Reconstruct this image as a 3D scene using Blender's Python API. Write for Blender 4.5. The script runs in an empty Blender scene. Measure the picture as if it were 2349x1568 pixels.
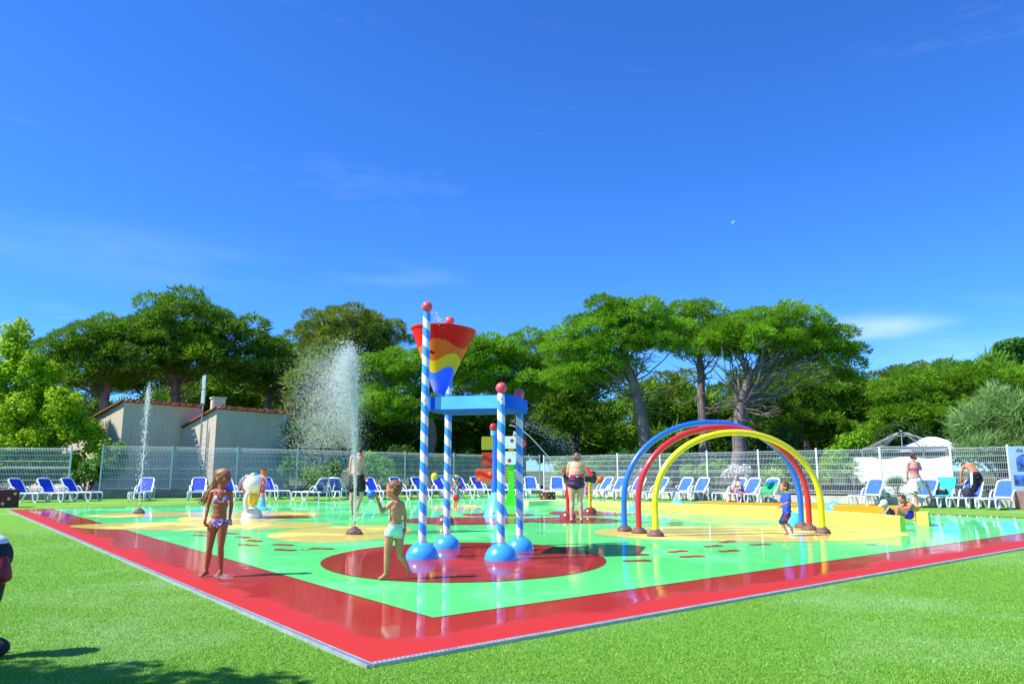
import bpy, bmesh, math, random
import numpy as np
from mathutils import Vector, Matrix, Euler, noise as mnoise

# ------------------------------------------------------------------ camera, sky, sun, exposure
SC = bpy.context.scene
COL = SC.collection
R = math.radians
PITCH = math.atan(294.0 / 1700.0)
EYE = 1.25
cam_d = bpy.data.cameras.new('camera')
cam_d.sensor_width = 36.0
cam_d.lens = 1700.0 / 2349.0 * 36.0
cam_d.clip_end = 6000
cam_d.clip_start = 0.05
cam = bpy.data.objects.new('camera', cam_d)
cam.location = (0, 0, EYE)
cam.rotation_euler = (math.pi / 2 + PITCH, 0, 0)
COL.objects.link(cam)
SC.camera = cam

SUN_EL = R(50)
SUN_H = Vector((-0.957, -0.29)).normalized()          # horizontal direction towards the sun
sun_dir = Vector((SUN_H.x * math.cos(SUN_EL), SUN_H.y * math.cos(SUN_EL), math.sin(SUN_EL)))
world = bpy.data.worlds.new('World')
SC.world = world
world.use_nodes = True
wn = world.node_tree
for n in list(wn.nodes):
    wn.nodes.remove(n)
w_out = wn.nodes.new('ShaderNodeOutputWorld')
w_bg = wn.nodes.new('ShaderNodeBackground')
w_sky = wn.nodes.new('ShaderNodeTexSky')
w_sky.sky_type = 'NISHITA'
w_sky.sun_disc = False
w_sky.sun_elevation = SUN_EL
w_sky.sun_rotation = math.atan2(SUN_H.x, SUN_H.y)
w_sky.altitude = 900
w_sky.air_density = 1.0
w_sky.dust_density = 0.25
w_sky.ozone_density = 4.0
w_hs = wn.nodes.new('ShaderNodeHueSaturation')
w_hs.inputs['Saturation'].default_value = 1.12
w_hs.inputs['Value'].default_value = 1.0
wn.links.new(w_sky.outputs[0], w_hs.inputs['Color'])
# thin cirrus wisps
w_tc = wn.nodes.new('ShaderNodeTexCoord')
w_map = wn.nodes.new('ShaderNodeMapping')
w_map.inputs['Scale'].default_value = (2.2, 2.2, 11.0)
w_map.inputs['Location'].default_value = (3.1, 0.4, 1.7)
w_nz = wn.nodes.new('ShaderNodeTexNoise')
w_nz.inputs['Scale'].default_value = 1.5
w_nz.inputs['Detail'].default_value = 6
w_nz.inputs['Roughness'].default_value = 0.62
w_rp = wn.nodes.new('ShaderNodeMapRange')
w_rp.inputs['From Min'].default_value = 0.60
w_rp.inputs['From Max'].default_value = 0.85
w_rp.inputs['To Max'].default_value = 0.07
w_mix = wn.nodes.new('ShaderNodeMix')
w_mix.data_type = 'RGBA'
w_mix.inputs['B'].default_value = (8.0, 8.6, 9.4, 1)
wn.links.new(w_tc.outputs['Generated'], w_map.inputs['Vector'])
wn.links.new(w_map.outputs[0], w_nz.inputs['Vector'])
wn.links.new(w_nz.outputs['Fac'], w_rp.inputs['Value'])
def w_math(op, a, b):
    q = wn.nodes.new('ShaderNodeMath'); q.operation = op
    for i, w in enumerate((a, b)):
        if isinstance(w, (int, float)): q.inputs[i].default_value = w
        else: wn.links.new(w, q.inputs[i])
    return q.outputs[0]
def wisp(d, wide, amount):               # one thin cloud bank around a sky direction
    sub = wn.nodes.new('ShaderNodeVectorMath'); sub.operation = 'SUBTRACT'; sub.inputs[1].default_value = d
    wn.links.new(w_tc.outputs['Generated'], sub.inputs[0])
    sc = wn.nodes.new('ShaderNodeVectorMath'); sc.operation = 'MULTIPLY'; sc.inputs[1].default_value = (1, .6, 5.5)
    wn.links.new(sub.outputs[0], sc.inputs[0])
    ln = wn.nodes.new('ShaderNodeVectorMath'); ln.operation = 'LENGTH'; wn.links.new(sc.outputs[0], ln.inputs[0])
    mr = wn.nodes.new('ShaderNodeMapRange'); mr.interpolation_type = 'SMOOTHSTEP'
    mr.inputs['From Min'].default_value = 0; mr.inputs['From Max'].default_value = wide
    mr.inputs['To Min'].default_value = amount; mr.inputs['To Max'].default_value = 0
    wn.links.new(ln.outputs['Value'], mr.inputs['Value'])
    nn = wn.nodes.new('ShaderNodeMapRange'); nn.inputs['From Min'].default_value = .35; nn.inputs['From Max'].default_value = .65
    wn.links.new(w_nz.outputs['Fac'], nn.inputs['Value'])
    return w_math('MULTIPLY', mr.outputs[0], nn.outputs[0])
fac = w_rp.outputs[0]
for d, wide, amount in (((.425, .888, .170), .12, .30), ((-.155, .953, .255), .12, .10), ((.50, .85, .130), .2, .16), ((-.42, .87, .25), .3, .08)):
    fac = w_math('ADD', fac, wisp(d, wide, amount))
wn.links.new(fac, w_mix.inputs['Factor'])
w_tint = wn.nodes.new('ShaderNodeMix'); w_tint.data_type = 'RGBA'; w_tint.blend_type = 'MULTIPLY'
w_tint.inputs[0].default_value = 1.0
w_tint.inputs[7].default_value = (0.40, 0.79, 1.33, 1)
wn.links.new(w_hs.outputs[0], w_tint.inputs[6])
wn.links.new(w_tint.outputs[2], w_mix.inputs['A'])
wn.links.new(w_mix.outputs['Result'], w_bg.inputs['Color'])
w_bg.inputs['Strength'].default_value = 0.125
wn.links.new(w_bg.outputs[0], w_out.inputs[0])

sun_l = bpy.data.lights.new('sun', 'SUN')
sun_l.energy = 5.0
sun_l.angle = R(0.53)
sun_l.color = (1.0, 0.95, 0.86)
sun_o = bpy.data.objects.new('sun', sun_l)
sun_o.location = (-20, -6, 30)
sun_o.rotation_euler = sun_dir.to_track_quat('Z', 'Y').to_euler()
COL.objects.link(sun_o)

SC.view_settings.view_transform = 'Standard'
SC.view_settings.look = 'None'
SC.view_settings.gamma = 1.0
SC.view_settings.exposure = 0.65
SC.view_settings.use_curve_mapping = False
SC.render.engine = 'CYCLES'
SC.cycles.max_bounces = 6
SC.cycles.transparent_max_bounces = 24
SC.cycles.use_denoising = True

# ------------------------------------------------------------------ survey: sight lines of the photograph to metres
_C, _S = math.cos(PITCH), math.sin(PITCH)
def _ray(u, v):
    return (u - 1174.5, 1700 * _C + (v - 784) * _S, 1700 * _S - (v - 784) * _C)
def gp(u, v, z=0.0):                     # where a sight line meets the ground
    x, y, zz = _ray(u, v)
    t = (z - EYE) / zz
    return Vector((x * t, y * t, z))
def at(u, v, Y):                         # a point of a sight line at distance Y
    x, y, zz = _ray(u, v)
    t = Y / y
    return Vector((x * t, Y, EYE + zz * t))
E1 = Vector((-0.621, 0.784, 0))          # along the left pad edge, away
E2 = Vector((0.784, 0.621, 0))           # along the right pad edge, away

# ------------------------------------------------------------------ mesh helpers
def lin(h):
    h = h.lstrip('#')
    o = []
    for i in (0, 2, 4):
        c = int(h[i:i + 2], 16) / 255
        o.append(c / 12.92 if c <= 0.04045 else ((c + 0.055) / 1.055) ** 2.4)
    return tuple(o)

class MB:
    def __init__(self):
        self.v = []; self.f = []
    def add(self, vs, fs, M=None):
        o = len(self.v)
        for p in vs:
            p = Vector(p)
            self.v.append(M @ p if M is not None else p)
        for q in fs:
            self.f.append([i + o for i in q])
        return self
    def box(self, c, s, M=None, bevel=0.0):
        cx, cy, cz = c; sx, sy, sz = s[0] / 2, s[1] / 2, s[2] / 2
        if bevel <= 0:
            vs = [(cx + i * sx, cy + j * sy, cz + k * sz) for k in (-1, 1) for j in (-1, 1) for i in (-1, 1)]
            fs = [(0, 2, 3, 1), (4, 5, 7, 6), (0, 1, 5, 4), (2, 6, 7, 3), (0, 4, 6, 2), (1, 3, 7, 5)]
            return self.add(vs, fs, M)
        bm = bmesh.new()
        bmesh.ops.create_cube(bm, size=1)
        for w in bm.verts:
            w.co = Vector((cx + w.co.x * sx * 2, cy + w.co.y * sy * 2, cz + w.co.z * sz * 2))
        bmesh.ops.bevel(bm, geom=list(bm.edges), offset=bevel, segments=2, affect='EDGES', profile=0.6)
        bm.verts.index_update()
        vs = [w.co.copy() for w in bm.verts]; fs = [[w.index for w in q.verts] for q in bm.faces]
        bm.free()
        return self.add(vs, fs, M)
    def tube(self, pts, rad, n=8, caps=True, M=None, closed=False, flat=1.0):
        pts = [Vector(p) for p in pts]
        k = len(pts)
        if not hasattr(rad, '__len__'):
            rad = [rad] * k
        vs = []; fs = []
        prev = None
        for i, p in enumerate(pts):
            if closed:
                d = pts[(i + 1) % k] - pts[i - 1]
            else:
                d = pts[min(i + 1, k - 1)] - pts[max(i - 1, 0)]
            if d.length < 1e-9:
                d = Vector((0, 0, 1))
            d.normalize()
            if prev is None:
                a = Vector((0, 0, 1)) if abs(d.z) < 0.9 else Vector((1, 0, 0))
                s = d.cross(a).normalized()
            else:
                s = (prev - d * prev.dot(d))
                s = s.normalized() if s.length > 1e-6 else d.orthogonal().normalized()
            prev = s
            t = d.cross(s)
            for j in range(n):
                an = 2 * math.pi * j / n
                vs.append(p + (s * math.cos(an) + t * (math.sin(an) * flat)) * rad[i])
        m = k if closed else k - 1
        for i in range(m):
            for j in range(n):
                a = i * n + j; b = i * n + (j + 1) % n
                c = ((i + 1) % k) * n + (j + 1) % n; d2 = ((i + 1) % k) * n + j
                fs.append((a, b, c, d2))
        if caps and not closed:
            fs.append(tuple(range(n))[::-1])
            fs.append(tuple(range((k - 1) * n, k * n)))
        return self.add(vs, fs, M)
    def lathe(self, prof, n=24, M=None, c=(0, 0, 0), wob=0.0, seed=0):
        vs = []; fs = []
        rows = []
        c = Vector(c)
        rr = random.Random(seed)
        for (r, z) in prof:
            if r < 1e-6:
                rows.append([len(vs)]); vs.append(c + Vector((0, 0, z)))
            else:
                row = []
                for j in range(n):
                    an = 2 * math.pi * j / n
                    q = r * (1 + wob * (rr.random() - .5))
                    row.append(len(vs)); vs.append(c + Vector((q * math.cos(an), q * math.sin(an), z)))
                rows.append(row)
        for a, b in zip(rows[:-1], rows[1:]):
            for j in range(n):
                j2 = (j + 1) % n
                if len(a) == 1 and len(b) == 1:
                    continue
                if len(a) == 1:
                    fs.append((a[0], b[j2], b[j]))
                elif len(b) == 1:
                    fs.append((a[j], a[j2], b[0]))
                else:
                    fs.append((a[j], a[j2], b[j2], b[j]))
        return self.add(vs, fs, M)
    def ball(self, c, r, n=20, m=12, M=None):
        if not hasattr(r, '__len__'):
            r = (r, r, r)
        prof = [(math.sin(math.pi * i / m), -math.cos(math.pi * i / m)) for i in range(m + 1)]
        prof[0] = (0, -1); prof[-1] = (0, 1)
        T = Matrix.Translation(Vector(c)) @ Matrix.Diagonal((r[0], r[1], r[2], 1))
        return self.lathe(prof, n, (M @ T) if M is not None else T)
    def cone(self, a, ra, b, rb, n=14, M=None):          # tapered capsule
        a = Vector(a); b = Vector(b)
        d = b - a
        L = d.length
        if L < 1e-6:
            return self.ball(a, max(ra, rb), n, 8, M)
        q = Vector((0, 0, 1)).rotation_difference(d.normalized()).to_matrix().to_4x4()
        prof = [(0, -ra)]
        for i in range(1, 5):
            t = i / 4 * math.pi / 2
            prof.append((ra * math.sin(t), -ra * math.cos(t)))
        for i in range(0, 5):
            t = i / 4 * math.pi / 2
            prof.append((rb * math.cos(t), L + rb * math.sin(t)))
        prof[-1] = (0, L + rb)
        T = Matrix.Translation(a) @ q
        return self.lathe(prof, n, (M @ T) if M is not None else T)
    def dome(self, r, n=28, m=9, c=(0, 0, 0), sq=1.0):
        prof = [(r * math.cos(i / m * math.pi / 2), r * sq * math.sin(i / m * math.pi / 2)) for i in range(m)] + [(0, r * sq)]
        prof = [(r, -0.02)] + prof
        return self.lathe(prof, n, c=c)
    def prism(self, poly, z0, z1, M=None):
        n = len(poly)
        vs = [(p[0], p[1], z0) for p in poly] + [(p[0], p[1], z1) for p in poly]
        fs = [tuple(range(n))[::-1], tuple(range(n, 2 * n))]
        fs += [(i, (i + 1) % n, n + (i + 1) % n, n + i) for i in range(n)]
        return self.add(vs, fs, M)
    def sheet(self, poly, z):
        return self.add([(p[0], p[1], z) for p in poly], [tuple(range(len(poly)))])
    def build(self, name, mat, parent=None, smooth=True, loc=None, rot=None, auto=True):
        me = bpy.data.meshes.new(name)
        me.from_pydata([tuple(v) for v in self.v], [], self.f)
        me.update()
        bm = bmesh.new(); bm.from_mesh(me)
        bmesh.ops.recalc_face_normals(bm, faces=bm.faces)
        if smooth:
            for q in bm.faces:
                q.smooth = True
            if auto:
                for e in bm.edges:
                    if len(e.link_faces) == 2 and e.calc_face_angle(0) > R(38):
                        e.smooth = False
        bm.to_mesh(me); bm.free()
        if mat is not None:
            me.materials.append(mat)
        o = bpy.data.objects.new(name, me)
        COL.objects.link(o)
        o.parent = parent
        if loc is not None:
            o.location = loc
        if rot is not None:
            o.rotation_euler = rot
        return o

def tag(o, label=None, cat=None, group=None, kind=None):
    if label: o['label'] = label
    if cat: o['category'] = cat
    if group: o['group'] = group
    if kind: o['kind'] = kind
    return o
def thing(name, label, cat, loc=(0, 0, 0), rz=0.0, group=None):
    o = bpy.data.objects.new(name, None)
    o.empty_display_size = 0.2
    COL.objects.link(o)
    o.location = loc; o.rotation_euler = (0, 0, rz)
    return tag(o, label, cat, group)
def copy_tree(o, parent=None):
    c = o.copy(); COL.objects.link(c); c.parent = parent
    for ch in list(o.children):
        copy_tree(ch, c)
    return c
def mesh_np(name, V, F, mat, parent=None, tone=None, smooth=False):
    me = bpy.data.meshes.new(name)
    V = np.asarray(V, dtype=np.float32); F = np.asarray(F, dtype=np.int32)
    nf, k = F.shape
    me.vertices.add(len(V)); me.vertices.foreach_set('co', V.ravel())
    me.loops.add(nf * k); me.loops.foreach_set('vertex_index', F.ravel())
    me.polygons.add(nf)
    me.polygons.foreach_set('loop_start', np.arange(0, nf * k, k, dtype=np.int32))
    if smooth:
        me.polygons.foreach_set('use_smooth', np.ones(nf, dtype=bool))
    if tone is not None:
        at_ = me.attributes.new('tone', 'FLOAT', 'POINT')
        at_.data.foreach_set('value', np.asarray(tone, dtype=np.float32))
    me.update(); me.validate()
    if mat: me.materials.append(mat)
    o = bpy.data.objects.new(name, me); COL.objects.link(o); o.parent = parent
    return o
def bez(p, n=8):                                        # smooth curve through points (Catmull-Rom)
    p = [Vector(q) for q in p]
    out = []
    for i in range(len(p) - 1):
        a = p[max(i - 1, 0)]; b = p[i]; c = p[i + 1]; d = p[min(i + 2, len(p) - 1)]
        for j in range(n):
            t = j / n
            out.append(0.5 * ((2 * b) + (c - a) * t + (2 * a - 5 * b + 4 * c - d) * t * t + (3 * b - a - 3 * c + d) * t ** 3))
    out.append(p[-1])
    return out

# ------------------------------------------------------------------ materials
MATS = {}
class NT:
    def __init__(self, name):
        self.m = bpy.data.materials.new(name); self.m.use_nodes = True
        self.t = self.m.node_tree; self.n = self.t.nodes
        self.b = self.n.get('Principled BSDF'); self.out = self.n.get('Material Output')
    def new(self, t, **k):
        q = self.n.new(t)
        for a, b in k.items():
            setattr(q, a, b)
        return q
    def link(self, a, b):
        self.t.links.new(a, b)
    def math(self, op, a, b=None, c=None, clamp=False):
        q = self.new('ShaderNodeMath', operation=op); q.use_clamp = clamp
        for i, w in enumerate((a, b, c)):
            if w is None: continue
            if isinstance(w, (int, float)): q.inputs[i].default_value = w
            else: self.link(w, q.inputs[i])
        return q.outputs[0]
    def mix(self, f, a, b, mode='MIX'):
        q = self.new('ShaderNodeMix', data_type='RGBA', blend_type=mode)
        for k, w in (('Factor', f), ('A', a), ('B', b)):
            s = q.inputs[k] if k != 'Factor' else q.inputs[0]
            if k == 'A': s = q.inputs[6]
            if k == 'B': s = q.inputs[7]
            if isinstance(w, (int, float)): s.default_value = w
            elif isinstance(w, tuple): s.default_value = (w[0], w[1], w[2], 1)
            else: self.link(w, s)
        return q.outputs[2]
    def noise(self, vec, scale, detail=4, rough=.55):
        q = self.new('ShaderNodeTexNoise')
        q.inputs['Scale'].default_value = scale; q.inputs['Detail'].default_value = detail
        q.inputs['Roughness'].default_value = rough
        if vec is not None: self.link(vec, q.inputs['Vector'])
        return q.outputs['Fac']
    def maprange(self, v, a, b, c=0.0, d=1.0):
        q = self.new('ShaderNodeMapRange')
        self.link(v, q.inputs['Value'])
        for k, w in (('From Min', a), ('From Max', b), ('To Min', c), ('To Max', d)):
            q.inputs[k].default_value = w
        return q.outputs[0]
    def pos(self):
        return self.new('ShaderNodeNewGeometry').outputs['Position']
    def obj(self):
        return self.new('ShaderNodeTexCoord').outputs['Object']
    def set(self, k, w):
        s = self.b.inputs[k]
        if isinstance(w, (int, float)): s.default_value = w
        elif isinstance(w, tuple): s.default_value = (w[0], w[1], w[2], 1) if len(w) == 3 else w
        else: self.link(w, s)
    def bump(self, h, strength, dist=0.01, to='Normal'):
        q = self.new('ShaderNodeBump'); q.inputs['Strength'].default_value = strength
        q.inputs['Distance'].default_value = dist
        self.link(h, q.inputs['Height']); self.link(q.outputs[0], self.b.inputs[to])

def mul(c, k):
    return tuple(min(1.0, x * k) for x in c)
def M(name, hexc, rough=.45, var=.1, scale=5.0, bump=0.0, bscale=60, coat=0.0, metal=0.0, sss=0.0, dirt=None):
    if name in MATS: return MATS[name]
    t = NT(name)
    c = lin(hexc) if isinstance(hexc, str) else hexc
    p = t.obj()
    nz = t.noise(p, scale, 5)
    col = t.mix(t.maprange(nz, .3, .7), mul(c, 1 - var), mul(c, 1 + var))
    if dirt:
        d = t.noise(p, scale * .6, 6, .7)
        col = t.mix(t.maprange(d, .55, .75, 0, .6), col, lin(dirt))
    t.set('Base Color', col)
    t.set('Roughness', t.maprange(t.noise(p, scale * 2.3, 3), .3, .7, max(.02, rough - .08), min(1, rough + .08)))
    t.set('Metallic', metal)
    if coat:
        t.set('Coat Weight', coat); t.set('Coat Roughness', .08)
    if bump:
        t.bump(t.noise(p, bscale, 3), bump, .01)
    if sss:
        t.set('Subsurface Weight', sss); t.b.inputs['Subsurface Radius'].default_value = (.02, .008, .004)
        t.b.inputs['Subsurface Scale'].default_value = .5
    MATS[name] = t.m
    return t.m

PLASTIC_WHITE = M('white_plastic', (.74, .76, .77), .35, .03, 3)
SLING_BLUE = M('blue_sling', lin('2247c8'), .6, .08, 9, bump=.15, bscale=220)
SLING_PALE = M('pale_blue_sling', lin('2c62c0'), .75, .08, 9, bump=.15, bscale=220)
METAL_GREY = M('galvanised_metal', (.42, .45, .47), .42, .15, 6, metal=.6)
DARK_METAL = M('dark_grey_metal', (.05, .055, .06), .5, .2, 8)
ROCK = M('brown_moulded_rock', lin('6b4c42'), .6, .25, 9, bump=.5, bscale=30)
BLACK = M('black_plastic', (.012, .012, .014), .4, .2)
# ------------------------------------------------------------------ ground materials
N_ = gp(850, 1525)                      # outer near corner of the pad, inside the gutter
def padpt(a, b):                        # a metres along E1, b along E2 from the near corner
    return N_ + E1 * a + E2 * b
def padco(p):
    d = Vector((p[0], p[1], 0)) - N_
    return d.dot(E1), d.dot(E2)
PA = padco(gp(45, 1168))[0]             # length of the left edge
PB = 34.0
A_IN, B_IN = padco(gp(994, 1418))       # green field corner: border widths

def wet_paint(name, col, coln=None, dry_edges=False):
    t = NT(name)
    p = t.pos()
    c = lin(col)
    blot = t.noise(p, 1.1, 5, .6)
    fine = t.noise(p, 26, 3)
    base = t.mix(t.maprange(blot, .35, .7), mul(c, .93), mul(c, 1.05))
    base = t.mix(t.maprange(fine, .35, .65, 0, .35), base, mul(c, .8))
    # how wet: everywhere a film, drier towards the outer kerbs
    wetn = t.noise(p, .55, 5, .6)
    wet = t.maprange(wetn, .34, .48)
    if dry_edges:
        sp = t.new('ShaderNodeSeparateXYZ'); t.link(p, sp.inputs[0])
        def along(e):
            d = t.math('MULTIPLY', t.math('SUBTRACT', sp.outputs[0], N_.x), e.x)
            return t.math('ADD', d, t.math('MULTIPLY', t.math('SUBTRACT', sp.outputs[1], N_.y), e.y))
        da = along(E1); db = along(E2)
        wob = t.math('MULTIPLY', t.math('SUBTRACT', t.noise(p, .8, 5, .65), .5), 1.1)
        ea = t.maprange(t.math('ADD', da, wob), .35, .55)
        eb = t.maprange(t.math('ADD', db, wob), .28, .45)
        wet = t.math('MINIMUM', t.math('MULTIPLY', ea, eb), t.maprange(wetn, .3, .4, .35, 1))
    stain = t.noise(p, 2.6, 6, .72)
    base = t.mix(t.maprange(stain, .56, .74, 0, .22), base, mul(c, .62))
    base = t.mix(t.maprange(t.noise(p, 140, 2), .4, .62, 0, .18), base, mul(c, .7))
    base = t.mix(wet, mul(c, 1.1), base)
    t.set('Base Color', base)
    t.set('Roughness', .6)
    t.set('Coat Weight', t.maprange(wet, 0, 1, .1, .72))
    t.set('Coat Roughness', t.maprange(wet, 0, 1, .35, .025))
    t.set('Coat IOR', 1.33)
    t.set('Specular IOR Level', .25)
    mp = t.new('ShaderNodeMapping'); mp.inputs['Scale'].default_value = (1, 1.7, 1)
    t.link(p, mp.inputs[0])
    r1 = t.noise(mp.outputs[0], 3.2, 3, .55)
    r2 = t.noise(mp.outputs[0], 11, 2, .5)
    calm = t.maprange(t.noise(p, .33, 3), .38, .62, .12, 1)
    h = t.math('MULTIPLY', t.math('ADD', r1, t.math('MULTIPLY', r2, .35)), calm)
    t.bump(h, .16, .016, 'Coat Normal')
    t.bump(t.noise(p, 90, 3), .12, .004)
    MATS[name] = t.m
    return t.m

PAD_RED = wet_paint('wet_red_resin', 'b4271c', dry_edges=True)
PAD_GREEN = wet_paint('wet_green_resin', '62ea7c')
PAD_YELLOW = wet_paint('wet_yellow_resin', 'e6d266')
PAD_DISC = wet_paint('wet_crimson_resin', 'a2261c')

PAD_FOOT = wet_paint('wet_deep_red_resin', 'c01028')

def turf_mat():
    t = NT('artificial_turf')
    p = t.pos()
    a = t.noise(p, 95, 4, .7); b = t.noise(p, .42, 5, .62); c = t.noise(p, 9, 4, .6)
    col = t.mix(t.maprange(a, .32, .68), lin('4a8820'), lin('90c448'))
    col = t.mix(t.maprange(c, .35, .7, 0, .5), col, lin('82bf32'))
    # old flattened and sun-bleached patches
    col = t.mix(t.maprange(b, .5, .68, 0, .55), col, lin('9cc67a'))
    t.set('Base Color', col); t.set('Roughness', .75); t.set('Specular IOR Level', .2)
    t.bump(t.noise(p, 70, 4, .75), .9, .03)
    return t.m
TURF = turf_mat()
def soil_mat():
    t = NT('woodland_soil')
    p = t.pos()
    col = t.mix(t.maprange(t.noise(p, 1.2, 6, .65), .35, .65), lin('3c3a1e'), lin('6d6a38'))
    col = t.mix(t.maprange(t.noise(p, .25, 4), .4, .6, 0, .7), col, lin('3f5a20'))
    t.set('Base Color', col); t.set('Roughness', .9); t.bump(t.noise(p, 12, 5, .7), .8, .05)
    return t.m
SOIL = soil_mat()

# ------------------------------------------------------------------ ground, lawn, pad
ring = [(math.cos(i / 48 * 2 * math.pi) * 1500, 40 + math.sin(i / 48 * 2 * math.pi) * 1500) for i in range(48)]
tag(MB().sheet(ring, -.05).build('ground', SOIL, smooth=False), kind='structure')

# fence line on plan: posts as (u in the photo, distance)
def post_at(u, Y):
    return Vector(((u - 1174.5) / 1725.2 * Y, Y, 0))
L_POSTS = [(232, 33.4), (393, 34.6), (543, 35.7), (681, 36.8), (806, 37.9), (929, 38.9), (1041, 39.9), (1143, 40.6), (1238, 41.2)]
R_POSTS = [(1248, 40.8), (1331, 38.6), (1417, 36.6), (1515, 34.6), (1623, 32.8), (1741, 31.2), (1875, 29.6), (2021, 28.2), (2184, 27.0), (2316, 26.0)]
LP = [post_at(*q) for q in L_POSTS]; RP = [post_at(*q) for q in R_POSTS]
FAR_L = [Vector((-28, 30.5, 0)), post_at(160, 32.6)]
lawn = [(-45, -25), (45, -25), (45, 10), (RP[-1].x + 6, 21.5), (RP[-1].x, RP[-1].y)] + [(q.x, q.y) for q in RP[::-1][1:]] + [(q.x, q.y) for q in LP[::-1]] + [(FAR_L[1].x, FAR_L[1].y), (FAR_L[0].x, FAR_L[0].y), (-45, 27)]
tag(MB().sheet(lawn, 0).build('lawn', TURF, smooth=False), kind='structure')

pad = MB().sheet([padpt(0, 0), padpt(0, PB), padpt(PA, PB * 0 + 34), padpt(PA, 0)], .006)
# the pad's far right side is cut by a kerb parallel to E1
B_FAR = padco(gp(2349, 1187))[1]
pad = MB().sheet([padpt(0, 0), padpt(0, B_FAR), padpt(PA, B_FAR), padpt(PA, 0)], .006)
pad_o = tag(pad.build('splash_pad', PAD_RED, smooth=False), kind='structure')
# green field
g_back = .45
MB().sheet([padpt(A_IN, B_IN), padpt(A_IN, B_FAR - .55), padpt(PA - g_back, B_FAR - .55), padpt(PA - g_back, B_IN)], .010).build('green_field', PAD_GREEN, pad_o, smooth=False)

def ellipse_px(u0, u1, v0, v1, wob=.03, seed=1, n=72):
    c0 = gp((u0 + u1) / 2, v1); c1 = gp((u0 + u1) / 2, v0)
    c = (c0 + c1) / 2; ry = (c1.y - c0.y) / 2
    vc = 1078 + 1.25 * 1725.2 / c.y
    rx = (u1 - u0) / 2 / 1725.2 * c.y
    c.x = ((u0 + u1) / 2 - 1174.5) / 1725.2 * c.y
    rr = random.Random(seed); ph = [rr.random() * 6.28 for _ in range(3)]
    out = []
    for i in range(n):
        a = 2 * math.pi * i / n
        k = 1 + wob * (math.sin(2 * a + ph[0]) + .7 * math.sin(3 * a + ph[1]) + .4 * math.sin(5 * a + ph[2]))
        out.append((c.x + rx * k * math.cos(a), c.y + ry * k * math.sin(a)))
    return out
z = .0115
for i, (e, mt) in enumerate([
        ((640, 950, 1205, 1244), PAD_YELLOW), ((195, 760, 1196, 1217), PAD_YELLOW), ((440, 730, 1173, 1198), PAD_YELLOW),
        ((230, 470, 1174, 1187), PAD_YELLOW), ((1365, 2040, 1207, 1244), PAD_YELLOW), ((985, 1110, 1158, 1171), PAD_YELLOW), ((1840, 1985, 1183, 1191), PAD_YELLOW),
        ((757, 1380, 1245, 1338), PAD_DISC), ((925, 1228, 1186, 1204), PAD_DISC), ((1058, 1222, 1177, 1185), PAD_DISC),
        ((1255, 1456, 1172, 1183), PAD_DISC), ((1196, 1420, 1187, 1201), PAD_DISC), ((560, 720, 1183, 1190), PAD_DISC)]):
    wob = .008 if i == 7 else .035
    MB().sheet(ellipse_px(*e, wob=wob, seed=i), z + .0006 * i).build('painted_disc', mt, pad_o, smooth=False)
# footprints
fp = [(0, -.17), (.035, -.165), (.05, -.12), (.045, -.06), (.03, 0), (.045, .06), (.062, .11), (.055, .155), (.02, .175), (-.02, .17), (-.055, .14), (-.06, .09), (-.045, .03), (-.04, -.04), (-.05, -.11), (-.035, -.16)]
fmesh = None
def z2(x, y): return ((600 + x * .5102) / 1.508, (1450 + y * .5102) / 1.508)
def z6(x, y): return ((2050 + x * .298) / 1.508, (1550 + y * .298) / 1.508)
feet = [(z2(505, 855), 62), (z2(745, 855), 70), (z2(757, 890), 66), (z2(1005, 882), 80), (z2(545, 827), 50), (z2(475, 802), 55), (z2(395, 778), 52), (z2(205, 769), 60), (z2(190, 790), 60),
        (z6(510, 1245), -72), (z6(510, 1315), -80), (z6(985, 1205), -55), (z6(1150, 1265), -70), (z6(1395, 1142), -58), (z6(1555, 1093), -50), (z6(1580, 1200), -58), (z6(1940, 1125), -66), (z6(560, 862), -100), (z6(950, 873), 105), (z6(970, 897), 105)]
for i, ((u, v), a) in enumerate(feet):
    g = gp(u, v)
    if fmesh is None:
        fo = MB().sheet([(p[0] * 1.55, p[1] * 1.2) for p in fp], 0).build('footprint', PAD_FOOT, pad_o, smooth=False); fmesh = fo.data
    else:
        fo = bpy.data.objects.new('footprint', fmesh); COL.objects.link(fo); fo.parent = pad_o
    fo.location = (g.x, g.y, .0205); fo.rotation_euler = (0, 0, R(a)); fo.scale = (-1 if i % 2 else 1, 1, 1)

GRATE = M('steel_floor_drain', (.35, .38, .40), .4, .2, 30, metal=.7)
for (u, v) in ((700, 1262), (1240, 1222), (560, 1232), (2000, 1250)):
    g = gp(u, v)
    MB().lathe([(.085, 0), (.085, .004), (.07, .005), (.066, .002), (.02, .002), (.018, .005), (0, .005)], 22).build('floor_drain', GRATE, pad_o, loc=(g.x, g.y, .0125))

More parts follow.
